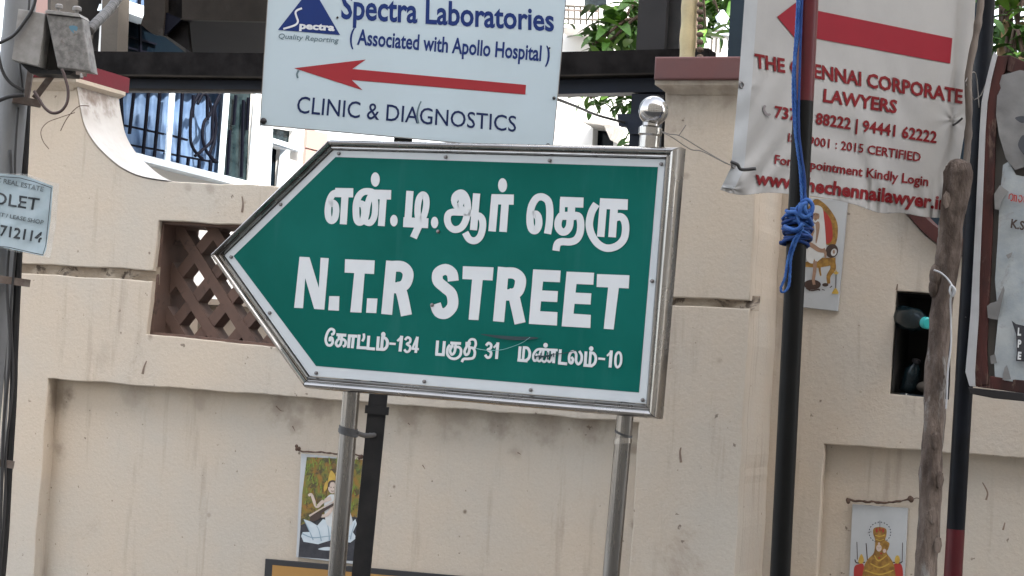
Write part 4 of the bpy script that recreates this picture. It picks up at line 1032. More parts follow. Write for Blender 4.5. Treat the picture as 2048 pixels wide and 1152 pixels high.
# seated elder picture beside the black pole
tq = [(1590, 393), (1697, 402), (1677, 623), (1572, 611)]
t2_ = tile(W1, tq, 'picture_tile', 'tile picture of a seated elder in white on a gold throne')
def w1(off, ox=1540, oy=380, sc=4.43): return Print(W1, off, ox, oy, sc)
obj('throne', w1(.0104).blob([(400, 85), (470, 110), (545, 190), (595, 290), (600, 400), (575, 490), (520, 490), (330, 400), (320, 200)]).st([(440, 640), (440, 700), (450, 760)], (26, 14)).st([(540, 610), (560, 690), (520, 760), (520, 830)], (60, 26)).poly([(310, 640), (440, 600), (580, 600), (580, 660), (430, 690), (310, 680)]).blob([(400, 80), (425, 100), (380, 105)]).geo(), M['gold'], t2_)
obj('throne_back', w1(.0110).blob([(470, 180), (530, 250), (552, 340), (550, 440), (500, 475), (420, 420), (420, 200)]).geo(), M['pred'], t2_)
obj('cushion', w1(.0114).ell((548, 540), 55, 62, 20).geo(), M['pdark'], t2_)
obj('robe', w1(.0118).blob([(370, 180), (380, 140), (430, 138), (465, 165), (478, 240), (492, 400), (495, 520), (470, 530), (360, 470), (345, 300)]).blob([(300, 510), (330, 480), (400, 520), (480, 550), (470, 590), (430, 625), (405, 640), (390, 600), (380, 650), (330, 625)]).ell((566, 552), 25, 34, 20).geo(), M['pwhite'], t2_)
obj('skin', w1(.0124).ell((406, 230), 33, 42).blob([(370, 270), (430, 280), (440, 330), (420, 440), (405, 470), (400, 370), (385, 390), (370, 440), (358, 350)]).st([(320, 470), (370, 490), (430, 530), (480, 540)], (44, 34)).st([(470, 520), (490, 560), (490, 605)], (34, 14)).st([(400, 630), (395, 720), (385, 790), (392, 840)], (34, 24)).ell((566, 548), 10, 18).geo(), M['skin'], t2_)
obj('headcloth', w1(.0130).blob([(378, 205), (378, 165), (405, 148), (432, 165), (436, 208), (405, 202)]).st([(380, 258), (400, 282), (428, 262)], 13).st([(395, 300), (402, 380), (395, 450)], 14).geo(), M['pwhite'], t2_)
obj('brows', w1(.0138).st([(385, 222), (398, 218)], 5, False).st([(412, 218), (425, 222)], 5, False).st([(400, 255), (412, 255)], 4, False).geo(), M['pdark'], t2_)
obj('footstool', w1(.0112).ell((375, 838), 76, 44).st([(320, 870), (370, 890), (430, 880), (440, 892)], 12).ell((490, 840), 28, 16).st([(345, 888), (350, 895)], 8, False).st([(460, 880), (485, 888)], 7, False).st([(530, 865), (550, 850)], 8, False).st([(585, 740), (582, 890)], 7, False).geo(), M['pdark'], t2_)
obj('lamp', w1(.0118).blob([(585, 700), (592, 722), (610, 735), (585, 748), (562, 735), (578, 722)]).blob([(580, 868), (605, 905), (600, 920), (552, 918), (552, 905)]).geo(), M['gold_y'], t2_)
# gilded figure picture low right
tq = [(1706, 1008), (1817, 1016), (1806, 1240), (1696, 1230)]
W2 = W1.sub(-.039)
t3 = tile(W2, tq, 'picture_tile', 'tile picture of a gilded crowned figure under a ring of stars')
def w2(off): return Print(W2, off, 1600, 840, 3.692)
hp = w2(.0104)
for k in range(22):
    an = k / 22 * 2 * math.pi; hp.ell((590 + 80 * math.cos(an), 830 + 76 * math.sin(an)), 7, 4, math.degrees(an) + 90, 6)
obj('halo', hp.st([(590, 742), (590, 800)], 4, False).geo(), M['grey_d'], t3)
obj('gold_robe', w2(.0110).blob([(545, 800), (590, 790), (635, 805), (638, 850), (630, 885), (660, 910), (652, 950), (640, 980), (680, 1040), (700, 1110), (700, 1300), (460, 1300), (470, 1100), (500, 1030), (545, 980), (555, 890), (540, 840)]).geo(), M['gold'], t3)
obj('gold_trim', w2(.0114).st([(550, 1000), (580, 1040), (640, 1000)], 9).st([(520, 1060), (590, 1090), (660, 1060)], 9).st([(555, 850), (590, 860), (628, 848)], 7).st([(560, 880), (590, 890), (620, 880)], 6).st([(480, 1110), (590, 1140), (690, 1110)], 9).geo(), M['gold_y'], t3)
obj('crown_gems', w2(.0118).ell((566, 815), 8, 16).ell((590, 808), 7, 14).ell((614, 815), 8, 16).ell((600, 985), 8, 6).ell((585, 1018), 6, 6).geo(), M['pred'], t3)
obj('faces', w2(.0122).ell((583, 945), 20, 26).ell((624, 966), 12, 15).ell((583, 912), 8, 8).geo(), M['skin_l'], t3)
obj('face_lines', w2(.0128).ell((576, 940), 3, 2).ell((591, 940), 3, 2).st([(583, 944), (583, 955)], 2, False).geo(), M['pdark'], t3)
obj('flower_vase', w2(.0106).blob([(400, 1090), (430, 1065), (470, 1070), (470, 1180), (405, 1180)]).geo(), M['pred'], t3)
obj('flower_vase', w2(.0106).blob([(690, 1070), (750, 1070), (755, 1180), (690, 1180)]).geo(), M['pred'], t3)
obj('flowers', w2(.0112).blob([(430, 1050), (440, 1010), (455, 990), (472, 1030), (460, 1060)]).blob([(700, 1050), (705, 1010), (725, 1000), (738, 1035), (725, 1060)]).geo(), M['gold_y'], t3)
obj('candles', w2(.0108).st([(420, 900), (424, 1030)], 5, False).st([(488, 910), (498, 1040)], 7, False).st([(757, 905), (755, 1050)], 5, False).st([(405, 1030), (420, 1055), (480, 1050)], 8).st([(685, 1050), (740, 1055), (757, 1040)], 8).geo(), M['pdark'], t3)
# dried garlands over the tiles
def garland(pl, pts, label, seed, r=.0035):
    q = [pl.pt(x, y, .016) for x, y in pts]; P = catmull(q, 8)
    P = [p + Vector((0, .002 * noise.noise(p * 90), .003 * noise.noise(p * 70 + Vector((5, 0, 0))))) for p in P]
    o = thing('dried_garland', label, 'garland', P[0])
    obj('string', tube(P, [r * (1 + .6 * noise.noise(p * 120)) for p in P], 7), M['garland'], o, smooth='all')
    for e, k in ((P[0], 3), (P[-1], 4)):
        for j in range(k):
            d = Vector((random.uniform(-.005, .005), -.002, random.uniform(-.007, .004)))
            obj('dried_flower', sphere(e + d, random.uniform(.004, .0075), 8, 6, (1, .7, 1.2)), M['garland'], o, smooth='all')
garland(W2, [(1698, 998), (1710, 1001), (1735, 1003), (1770, 1005), (1800, 1003), (1822, 998)], 'brown dried garland over the tile with the gilded figure', 1)
garland(WR, [(596, 895), (606, 903), (640, 904), (672, 908), (700, 908), (722, 912)], 'brown dried garland over the lotus tile behind the steel post', 2, .0025)
lo = obj('twig', tube(catmull([W2.pt(1822, 1002, .014), W2.pt(1832, 996, .03), W2.pt(1842, 998, .05)], 4), .0012, 5), M['garland'], smooth='all'); tag(lo, 'thin dry twig between the low garland and the wooden post', 'twig')
# yellow sign at the bottom
yb = thing('yellow_sign', 'ochre yellow board with thick black border at the bottom edge, below the lotus tile', 'sign board', WR.pt(700, 1300))
obj('board', pslab(WR, [[(534, 1117), (860, 1146), (1100, 1166), (1085, 1480), (515, 1430)]], .012, .011, .002), M['signblack'], yb)
obj('face', sheet(WR, [(545, 1130), (860, 1158), (1085, 1178), (1072, 1462), (528, 1415)], .0126), M['ochre'], yb)

# bottles in the niche
def bottle(c, axis, L, r, capm, label, cat='bottle'):
    axis = Vector(axis).normalized(); o = thing('bottle', label, cat, c)
    prof = [(0, .7), (.04, 1), (.3, 1), (.34, .92), (.38, 1), (.62, 1), (.78, .7), (.84, .42), (.9, .4)]
    obj('body', tube([c + axis * L * a for a, _ in prof], [r * b for _, b in prof], 16), M['bottle'], o, smooth='all')
    cp_ = obj('cap', tube([c + axis * L * a for a in (.895, .9, .985, 1.0)], [r * .44, r * .5, r * .5, r * .4], 16), capm, o, smooth=True)
    return o
e = W1.pt(1857, 647, .10); ax = (W1.n * .75 + W1.u * .55 + Vector((0, 0, -.12))).normalized()
bottle(e - ax * .21, ax, .21, .033, M['teal'], 'dark plastic bottle with a teal cap poking out of the wall niche')
ax2 = Vector((.2, -.3, 1)); c = W1.w(*W1.uv(1806, 786), -.06)
bottle(c + Vector((0, 0, .004)), ax2, .10, .024, M['bolt'], 'small dark bottle standing at the bottom of the wall niche')
rock = obj('stone', sphere(W1.w(*W1.uv(1845, 782), -.05) + Vector((0, 0, .012)), .02, 10, 8, (1.3, 1, .8)), M['concrete'], smooth='all'); tag(rock, 'grey rubble lump on the floor of the wall niche', 'stone')

# ================================================================== LEFT PIPE, BOXES, NOTICE
D0 = 4.6
t3a, a_, b_, e3 = pole_pts(41, 0, -58, 1152, D0)
pipe = thing('utility_pipe', 'fat grey utility pipe at the left edge, carrying the metal boxes', 'pipe', e3)
obj('pipe', tube([t3a, e3], .0375, 30), M['galv'], pipe, smooth=True)
obj('joint_ring', tube([t3a + (e3 - t3a) * ((t3a.z - at(30, y, D0).z) / (t3a.z - e3.z)) for y in (78, 84)], .0388, 30), M['galv'], pipe, smooth=True)
# slim dark channel beside it
cpts = [(54, 205), (49, 330), (38, 500), (35, 560), (29, 700), (26, 800), (18, 930), (11, 1060), (3, 1160)]
P = catmull([at(x, y, D0 + .02) for x, y in cpts], 4); P.append(P[-1] + (P[-1] - P[-6]).normalized() * (P[-1].z / abs((P[-1] - P[-6]).normalized().z)))
obj('channel', tube(P, .0095, 8), M['flatblack'], pipe, smooth=True)
P = [p + Vector((-.014, -.012, 0)) for p in P]
obj('thin_pipe', tube(P, .006, 8), M['galv'], pipe, smooth=True)
for y, xx in ((565, 60), (928, 28)):
    a = at(xx - 70, y - 8, D0 - .055); b = at(xx, y + 2, D0 - .02)
    obj('clamp', bar(a, b, .006, .018, (0, 1, 0)), M['rust'], pipe)
obj('clamp', bar(at(25, 198, D0 - .05), at(82, 208, D0 - .03), .03, .016, (0, 1, 0)), M['rust'], pipe)
# bracket arms
obj('bracket', bar(at(62, 140, D0 - .03), at(52, 200, D0 - .03), .013, .012, (1, 0, 0)), M['rust'], pipe)
obj('bracket', bar(at(103, 152, D0 - .06), at(70, 196, D0 - .035), .016, .010, (1, 0, 0)), M['rust'], pipe)
# junction box with its door hanging open
JB = Plane(100, 90, 4.48, -8)
jb = thing('junction_box', 'mottled grey metal junction box with its lid swung open, bolted on the fat pipe', 'junction box', JB.pt(100, 150))
obj('box_body', pslab(JB, [[(46, 22), (101, 32), (87, 137), (33, 124)]], .03, .09, .002), M['boxlight'], jb)
obj('box_lid', pslab(JB, [[(103, 34), (174, 42), (192, 148), (126, 140)]], .035, .05, .003), M['boxgrey'], jb)
obj('lid_lip', pslab(JB, [[(101.5, 29), (107, 26), (170, 34), (174, 41), (103.5, 33)]], .040, .06, .001), M['boxlight'], jb)
obj('inside', pslab(JB, [[(102, 36), (125, 138), (124, 141), (89, 136)]], -.01, .05), M['dark_in'], jb)
obj('base_plate', pslab(JB, [[(40, 126), (87, 139), (150, 142), (140, 150), (60, 146)]], .0, .06), M['flatblack'], jb)
for (x, y, rr, h) in ((117, 24, .009, .014), (153, 27, .011, .012)):
    c = JB.pt(x, y + 5, .01); obj('bolt', tube([c, c + Vector((0, 0, h)), c + Vector((0, 0, h + .001)), c + Vector((0, 0, h + .008)), c + Vector((0, 0, h + .011))], [rr * .4, rr * .4, rr, rr, rr * .6], 14), M['boxlight'], jb, smooth=True)
c = JB.pt(163, 146, .04); obj('latch', bar(c + Vector((-.012, 0, 0)), c + Vector((.012, 0, -.004)), .008, .008, (0, 1, 0)), M['rust'], jb)
obj('latch', tube([c, c + Vector((.002, -.004, -.012))], .004, 8), M['boxlight'], jb)
p = Print(JB, .0356); p.blob([(138, 53), (146, 51), (155, 54), (153, 62), (147, 60), (148, 67), (141, 60)]); obj('paint_patch', p.geo(), mat('faded_blue_patch', (.07, .16, .22), .6), jb)
# ribbed conduit
cp_ = catmull([at(178, 62, 4.55), at(190, 48, 4.6), at(210, 28, 4.7), at(232, 2, 4.8), at(262, -50, 4.9)], 26)
rr = [.0105 + .0022 * (math.sin(i * 1.9) > 0) for i in range(len(cp_))]
cd = obj('flexible_conduit', tube(cp_, rr, 12), M['conduit'], smooth='all'); tag(cd, 'dark ribbed flexible conduit running up from the open junction box', 'conduit')
def cable(pts, r, m, label, dep, name='cable'):
    q = [at(p[0], p[1], p[2] if len(p) > 2 else dep) for p in pts]
    o = obj(name, tube(catmull(q, 8), r, 8), m, smooth='all'); tag(o, label, 'cable'); return o
cable([(124, 138), (130, 155), (136, 180), (134, 205), (122, 222), (105, 226), (90, 216), (78, 198), (68, 182)], .0036, M['cable_r'], 'brown cable looping below the open junction box', 4.42)
cable([(78, -30), (66, 15), (48, 45), (25, 72), (-10, 90)], .0042, M['cable'], 'black cable sagging across the top of the fat pipe', 4.45)
cable([(-20, 210), (5, 198), (25, 192), (48, 190)], .005, M['cable'], 'black cable entering from the left edge at the lower bracket', 4.5)
cable([(-5, 100), (4, 140), (20, 165), (48, 182)], .004, M['cable'], 'black cable curling round the fat pipe below the box', 4.5)
cable([(150, 225), (120, 235), (95, 245), (82, 262), (86, 282), (98, 298)], .0012, M['garland'], 'long thin dry tendril on the wall under the red coping', 5.8)
cable([(178, 212), (160, 212), (146, 222), (132, 240), (121, 262)], .0014, M['garland'], 'short dark wire stub on the wall under the red coping', 5.8)
cable([(20, 300), (24, 420), (14, 560), (20, 700), (8, 840), (4, 960), (-4, 1170)], .0038, M['cable'], 'black cable running down the front of the fat pipe past both clamps', 4.558)
cable([(36, 215), (30, 330), (33, 470), (22, 620), (26, 760), (12, 900), (10, 1010), (-2, 1170)], .003, M['cable'], 'thin black cable weaving beside the slim channel of the fat pipe', 4.56)
cable([(60, -30), (56, 30), (40, 110), (46, 190)], .003, M['cable'], 'thin black cable dropping behind the closed side of the junction box', 4.54)
# notice
NP = Plane(60, 430, 4.53, 6)
no = thing('paper_notice', 'bluish to-let notice wrapped in clear film, taped on the fat pipe', 'notice', NP.pt(50, 500))
def curl(x, y): return .006 * noise.noise(Vector((x * .03, y * .03, 1))) + .003 * noise.noise(Vector((x * .1, y * .09, 4)))
def cs(pts, off, m, name, f=8):
    V, F = subdiv(pts, f); o = obj(name, ([NP.pt(x, y, off + curl(x, y)) for x, y in V], F), m, no, smooth='all'); return o
cs([(-60, 342), (0, 347), (52, 352), (106, 372), (101, 440), (92, 500), (86, 512), (40, 502), (-60, 480)], 0, M['paper'], 'sheet')
cs([(-60, 338), (0, 346), (52, 348), (118, 368), (112, 450), (100, 516), (84, 513), (40, 505), (-60, 483)], -.002, M['film'], 'film')
def npl(x, y): return NP.pt(x, y, .0012 + curl(x, y))
obj('lettering', text('OLET', (-17, 406), (76, 421), (-15, 383), (80, 397), npl, .012), M['ink'], no)
obj('lettering', text('4712114', (-16, 468), (82, 485), (-14, 447), (86, 465), npl, .024), M['ink'], no)
obj('lettering', text("S REAL ESTATE", (-4, 364), (86, 383), (-3, 355), (88, 374), npl, .02), M['ink_f'], no)
obj('lettering', text('RENT / LEASE SHOP', (-22, 428), (86, 449), (-21, 421), (88, 441), npl, .02), M['ink_f'], no)
p = Print(NP, .0015); p.st([(-20, 352), (40, 356), (70, 364), (103, 376), (100, 410), (96, 450), (92, 490), (86, 510), (50, 502), (20, 495), (-20, 490)], 1.4, False)
obj('border_line', ([v + NP.n * .003 for v in p.V], p.F), M['ink'], no)

# wires between signs
cable([(1108, 196, 4.86), (1150, 212, 5.4), (1200, 232, 6.0), (1262, 248, 6.4)], .0045, M['cable'], 'grey cable from the clinic board back to the gate post', 4.8)
o = obj('tie_wire', join(tube(catmull([RP.pt(1322, 262, .01), RP.pt(1338, 268), RP.pt(1360, 272), at(1400, 296, 4.2), BN.pt(1452, 326, .0), BN.pt(1466, 331, .006)], 8), .0011, 6),
                         tube(catmull([RP.pt(1322, 264, .012), RP.pt(1345, 275), at(1380, 298, 4.2), at(1405, 303, 4.2), BN.pt(1452, 327, .0)], 8), .0011, 6),
                         tube(catmull([RP.pt(1357, 272), RP.pt(1364, 262), RP.pt(1372, 250)], 4), .0009, 6)), M['wire'], smooth='all')
tag(o, 'thin twisted wire tying the lawyers banner to the neck of the steel ball', 'wire')

# ================================================================== BEHIND THE WALL
BM = W0.sub(-.95)
bz0 = W0.o.z
gt = thing('gate_frame', 'black steel gate beam on posts behind the low wall and the clinic board', 'gate frame', BM.w(-1.0, -BM.o.z, 0))
obj('beam', pslab(BM, [[(150, 104), (525, 108), (1120, 106), (1420, 98), (1420, 150), (1120, 157), (525, 159), (150, 152)]], .02, .10), M['beam'], gt)
obj('lower_flange', pslab(BM, [[(150, 156), (525, 160.5), (1120, 158.5), (1420, 152), (1420, 180), (1120, 187), (525, 181), (150, 178)]], -.01, .07), M['beam_b'], gt)
obj('flange_lip', pslab(BM, [[(150, 151), (525, 157), (1120, 154.5), (1420, 148), (1420, 151), (1120, 158), (525, 160.5), (150, 155)]], .05, .03), M['darkbox'], gt)
obj('flange_lip', pslab(BM, [[(150, 178), (525, 181.5), (700, 183), (700, 186), (525, 185), (150, 181)]], .03, .03), M['darkbox'], gt)
def vbox(pl, x0, x1, yt, yb_, off, th, m, nm, par):
    u0, v0 = pl.uv(x0, yt); u1, _ = pl.uv(x1, yt); v1 = -pl.o.z
    obj(nm, box_uv(pl, u0, u1, v1 if yb_ is None else pl.uv(x0, yb_)[1], v0, off - th, off), m, par)
vbox(BM, 1262, 1312, 187, None, -.01, .08, M['beam_b'], 'gate_post', gt)
obj('hinge', pslab(BM, [[(1243, 232), (1300, 232), (1300, 272), (1268, 272), (1262, 258), (1246, 256)]], .05, .04), M['beam_b'], gt)
vbox(BM, -60, -10, 155, None, -.01, .08, M['beam'], 'gate_post', gt)
# slate blue sheet gate behind the banner and poles
SB = W0.sub(-1.3)
sg2 = thing('sheet_gate', 'slate blue sheet metal gate half hidden behind the lawyers banner', 'gate', SB.w(1.2, -SB.o.z, 0))
for i in range(4):
    x0 = 1456 + i * 131
    u0, _ = SB.uv(x0, 100); u1, _ = SB.uv(x0 + 130.2, 100)
    obj('gate_panel', box_uv(SB, u0, u1 - .006, -SB.o.z + .1, SB.uv(x0, -260)[1], -.01 * (i % 2) - .02, .0), M['slate'], sg2)
# charcoal post and cream ringed stem
cpst = thing('charcoal_post', 'wide charcoal post standing behind the gate beam between leaves and the cream stem', 'post', SB.w(.5, -SB.o.z, 0))
PPl = W0.sub(-1.15)
vbox(PPl, 1289, 1345, -200, None, .0, .16, M['darkpost'], 'shaft', cpst)
vbox(PPl, 1345.5, 1369, -200, None, -.03, .1, M['flatblack'], 'side_strip', cpst)
pt_, a_, b_, pe = at(1386, -120, 6.1), 0, 0, at(1383, 140, 6.1)
pe = Vector((pe.x, pe.y, 0)); n_ = 120
P = [pt_ + (pe - pt_) * i / n_ for i in range(n_ + 1)]
stem = thing('ringed_stem', 'cream coloured ringed stem rising behind the right pier coping', 'tree stem', pe)
obj('stem', tube(P, [.026 + .0018 * math.sin(i * 1.6) for i in range(n_ + 1)], 16), M['palm'], stem, smooth='all')
for i in range(9):
    c = at(1400, 4 + i * 15 - 10, 6.07)
    if i % 1 == 0: obj('stub', sphere(c, .0095, 10, 8, (1.2, 1, 1)), M['bark_t'], stem, smooth='all')
# smoky cabinet hanging above the beam
CBP = Plane(430, 20, 7.2, -18)
cb = thing('metal_hood', 'smoky brown sheet metal hood hanging above the black gate beam, left of the clinic board', 'metal hood', CBP.pt(430, 100))
obj('front', pslab(CBP, [[(364, -160), (700, -150), (700, 44), (364, 37)]], .0, .02), M['darkbox'], cb)
obj('side', pslab(CBP, [[(322, -160), (366, -160), (366, 45), (372, 100), (322, 66)]], -.035, .02), M['beam'], cb)
obj('side_panel', pslab(CBP, [[(292, -160), (334, -160), (332, 25), (328, 72), (306, 68), (284, 50), (290, 30)]], .01, .03), M['darkbox'], cb)
V = [CBP.pt(330, 24, .0), CBP.pt(364, 38, 0), CBP.pt(700, 45, 0), CBP.pt(328, 72, 0), CBP.pt(372, 106, -.5), CBP.pt(700, 112, -.5)]
obj('underside', (V, [(0, 1, 4, 3), (1, 2, 5, 4)]), M['grill'], cb)
obj('lip', pslab(CBP, [[(364, 37.5), (700, 44.5), (700, 48), (364, 40)]], .012, .03), M['darkbox'], cb)
V = [CBP.pt(515, 78, -.2), CBP.pt(560, 76, -.2), CBP.pt(560, 95, -.2), CBP.pt(508, 93, -.2)]

# ---- house on the left with curtained windows
h_org = FC.pt(400, 365); h_org.z = 0
hs = thing('house', 'white house with blue curtained, grilled windows behind the scooped wall', 'house', h_org)
zf = -FC.o.z
def fu(pts): return [FC.uv(*p) for p in pts]
win1 = [(190, 178), (508, 186), (497, 366), (458, 358), (300, 318), (190, 290)]
win1 = [(190, 120), (512, 130), (502, 368), (330, 333), (190, 298)]
winU = [(222, 30), (372, 72), (372, 150), (222, 106)]
winT = [(222, -90), (372, -60), (372, 52), (222, -5)]
win2 = [(529, 252), (588, 262), (586, 292), (527, 276)]
win3 = [(527, 290), (562, 299), (556, 420), (523, 410)]
u_l, u_r = FC.uv(199, 200)[0], FC.uv(640, 200)[0]
outl = [(u_l, zf), (u_l, 9), (u_r, 9), (u_r, zf)]
obj('wall', slab(FC, [outl, fu([(208, 132), (512, 160), (502, 368), (330, 335), (206, 304)]), fu([(223, 26), (400, 76), (400, 134), (223, 106)]), fu([(223, -100), (372, -60), (372, 38), (223, -8)]), fu(win2), fu(win3)], 0, .03), M['white_wall'], hs)
# curtains
def curtain(q, off, seed, m):
    V, F = [], []; n, k = 110, 20
    for j in range(k + 1):
        for i in range(n + 1):
            s, t = i / n, j / k
            x = (q[0][0] + (q[1][0] - q[0][0]) * s) * (1 - t) + (q[3][0] + (q[2][0] - q[3][0]) * s) * t
            y = (q[0][1] + (q[1][1] - q[0][1]) * s) * (1 - t) + (q[3][1] + (q[2][1] - q[3][1]) * s) * t
            V.append(FC.pt(x, y, off + .010 * math.sin(s * 60 + seed + 1.2 * noise.noise(Vector((s * 3, t * 3, seed)))) + .012 * noise.noise(Vector((s * 9, t * 6, seed)))))
    for j in range(k):
        for i in range(n): a = j * (n + 1) + i; F.append((a, a + n + 1, a + n + 2, a + 1))
    return obj('curtain', (V, F), m, hs, smooth='all')
curtain([(203, 118), (452, 150), (445, 372), (203, 305)], -.12, 1, M['curtain'])
curtain([(222, -110), (380, -60), (380, 60), (222, 10)], -.12, 5, M['curtain'])
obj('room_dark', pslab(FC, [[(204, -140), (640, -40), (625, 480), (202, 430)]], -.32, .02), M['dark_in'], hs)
obj('window_pane', sheet(FC, [(452, 150), (514, 160), (504, 372), (444, 362)], -.035), M['glass_g'], hs)
obj('window_pane', sheet(FC, [(222, 25), (402, 70), (402, 140), (222, 110)], -.035), M['glass_d'], hs)
obj('window_pane', sheet(FC, [(528, 250), (590, 261), (587, 294), (526, 278)], -.035), M['glass_g'], hs)
obj('window_pane', sheet(FC, [(526, 288), (563, 298), (557, 422), (522, 412)], -.035), M['glass_d'], hs)
def fbar(a, b, wpx, m, nm, off=.015, dep=.04):
    dx, dy = b[0] - a[0], b[1] - a[1]; L = math.hypot(dx, dy); nx_, ny_ = -dy / L * wpx / 2, dx / L * wpx / 2
    obj(nm, pslab(FC, [[(a[0] + nx_, a[1] + ny_), (b[0] + nx_, b[1] + ny_), (b[0] - nx_, b[1] - ny_), (a[0] - nx_, a[1] - ny_)]], off, dep), m, hs)
fbar((347, 150), (334, 334), 9, M['white_fr'], 'window_frame', .004, .01)
fbar((456, 160), (441, 357), 9, M['white_fr'], 'window_frame', .004, .01)
fbar((516, 165), (502, 368), 9, M['white_fr'], 'window_frame', .004, .01)
fbar((525, 240), (519, 380), 12, M['white_fr'], 'pilaster', .05)
fbar((206, 303), (480, 372), 13, M['white_fr'], 'window_sill', .09, .12)
fbar((203, 14), (289, 43), 14, M['white_fr'], 'window_ledge', .10, .12)
fbar((527, 280), (592, 300), 9, M['white_fr'], 'window_frame', .05)
fbar((592, 255), (589, 300), 8, M['white_fr'], 'window_frame', .04)
fbar((564, 300), (556, 380), 7, M['white_fr'], 'window_frame', .04)
fbar((211, -60), (205, 112), 22, M['concrete'], 'column', .12, .1)
# grill bars: verticals lean with the house, three rails and two pointed ovals
for a, b in (((245, 183), (250, 300)), ((271, 186), (262, 268)), ((300, 186), (288, 322)), ((323, 186), (311, 320)), ((368, 186), (358, 330)), ((390, 190), (388, 235)),
             ((418, 190), (418, 240)), ((380, 315), (377, 345)), ((402, 320), (400, 350)), ((424, 320), (423, 352)), ((251, 30), (245, 105)), ((283, 40), (284, 110)), ((256, -40), (253, 22)), ((283, -40), (281, 30))):
    fbar(a, b, 3.6, M['grill'], 'grill_bar', -.004, .012)
for a, b in (((186, 235), (335, 268)), ((186, 275), (336, 302)), ((340, 268), (382, 280)), ((336, 306), (440, 325)), ((222, 60), (320, 88)), ((222, 84), (330, 112))):
    fbar(a, b, 3.6, M['grill'], 'grill_bar', -.018, .012)
def oval(pts):
    q = [FC.pt(x, y, -.012) for x, y in pts]; obj('grill_scroll', tube(catmull(q, 6), .008, 6), M['grill'], hs, smooth='all')
oval([(440, 188), (428, 215), (425, 250), (424, 280), (405, 300), (390, 312)])
oval([(398, 188), (385, 215), (381, 250), (382, 285), (392, 305), (405, 318)])
oval([(395, 208), (407, 188), (418, 200), (422, 225), (408, 245), (405, 275), (412, 300), (424, 316)])
oval([(446, 330), (420, 312), (428, 285), (432, 250), (430, 215), (440, 195)])
for (x0, y0, x1, y1) in ((475, 190, 470, 250), (490, 200, 486, 355), (463, 260, 458, 350), (500, 195, 497, 260)):
    fbar((x0, y0), (x1, y1), 3, M['grill'], 'grill_bar', -.004, .012)
obj('pink_panel', pslab(FC, [[(609, 258), (650, 268), (650, 306), (606, 295)]], .02, .03), M['pink'], hs)
obj('pink_panel', pslab(FC, [[(606, 298), (650, 309), (650, 360), (603, 348)]], .02, .03), M['pink'], hs)
# pale pink far block seen between pipe and box, top left
FB = Plane(100, 0, 13.5, -20)
pk = thing('house', 'pink house far behind, its corner above the junction box', 'house', Vector((FB.o.x, FB.o.y, 0)))
obj('wall', box_uv(FB, FB.uv(70, 0)[0], FB.uv(122, 0)[0], -FB.o.z, 9, -3, 0), M['pink'], pk)
obj('dark_wall', box_uv(FB, FB.uv(122.5, 0)[0], FB.uv(225, 0)[0], -FB.o.z, 9, -3, -.3), M['slate'], pk)
obj('window_ledge', pslab(FB, [[(150, 2), (190, 12), (190, 24), (146, 8)]], .1, .1), M['white_fr'], pk)
# low beige yard wall seen through the lattice
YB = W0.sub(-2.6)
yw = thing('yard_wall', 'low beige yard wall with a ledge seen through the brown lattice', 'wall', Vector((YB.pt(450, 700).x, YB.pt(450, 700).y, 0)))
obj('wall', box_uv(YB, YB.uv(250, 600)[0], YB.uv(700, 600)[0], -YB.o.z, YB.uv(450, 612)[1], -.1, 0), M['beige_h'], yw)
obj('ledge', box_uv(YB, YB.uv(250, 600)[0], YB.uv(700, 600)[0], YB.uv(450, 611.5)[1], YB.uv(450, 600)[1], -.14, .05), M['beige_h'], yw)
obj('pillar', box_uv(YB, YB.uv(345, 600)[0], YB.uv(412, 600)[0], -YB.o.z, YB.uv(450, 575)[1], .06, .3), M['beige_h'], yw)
# ---- white house far behind, between the signs
zh = -HB.o.z
hw = thing('house', 'sunlit white house with balconies far behind, right of the clinic board', 'house', Vector((HB.pt(1250, 200).x, HB.pt(1250, 200).y, 0)))
hu = lambda pts: [HB.uv(*p) for p in pts]
outl = [(HB.uv(1060, 0)[0], zh), (HB.uv(1060, 0)[0], 8), (HB.uv(1620, 0)[0], 8), (HB.uv(1620, 0)[0], zh)]
obj('wall', slab(HB, [outl, hu([(1186, 256), (1228, 258), (1226, 300), (1184, 300)]), hu([(1160, -60), (1215, -58), (1213, 14), (1158, 12)])], 0, .2), M['white_wall'], hw)
obj('window', sheet(HB, [(1180, 250), (1232, 252), (1230, 304), (1178, 304)], -.15), M['glass_d'], hw)
obj('window', sheet(HB, [(1155, -70), (1220, -68), (1218, 20), (1153, 18)], -.15), M['glass_g'], hw)
obj('awning', pslab(HB, [[(1184, 252), (1250, 262), (1240, 290), (1228, 262), (1186, 256)]], .3, .3), M['boxlight'], hw)
for y in (22, 30, 47, 58): obj('balcony_rail', pslab(HB, [[(1144, y), (1212, y + 3), (1212, y + 6), (1144, y + 3)]], .25, .03), M['rust'] if y == 30 else M['concrete'], hw)
for x in range(1150, 1212, 12): obj('baluster', pslab(HB, [[(x, 24), (x + 2, 24), (x + 2, 62), (x, 62)]], .22, .02), M['concrete'], hw)
obj('balcony_slab', pslab(HB, [[(1136, 66), (1216, 70), (1216, 78), (1136, 73)]], .4, .4), M['white_wall'], hw)
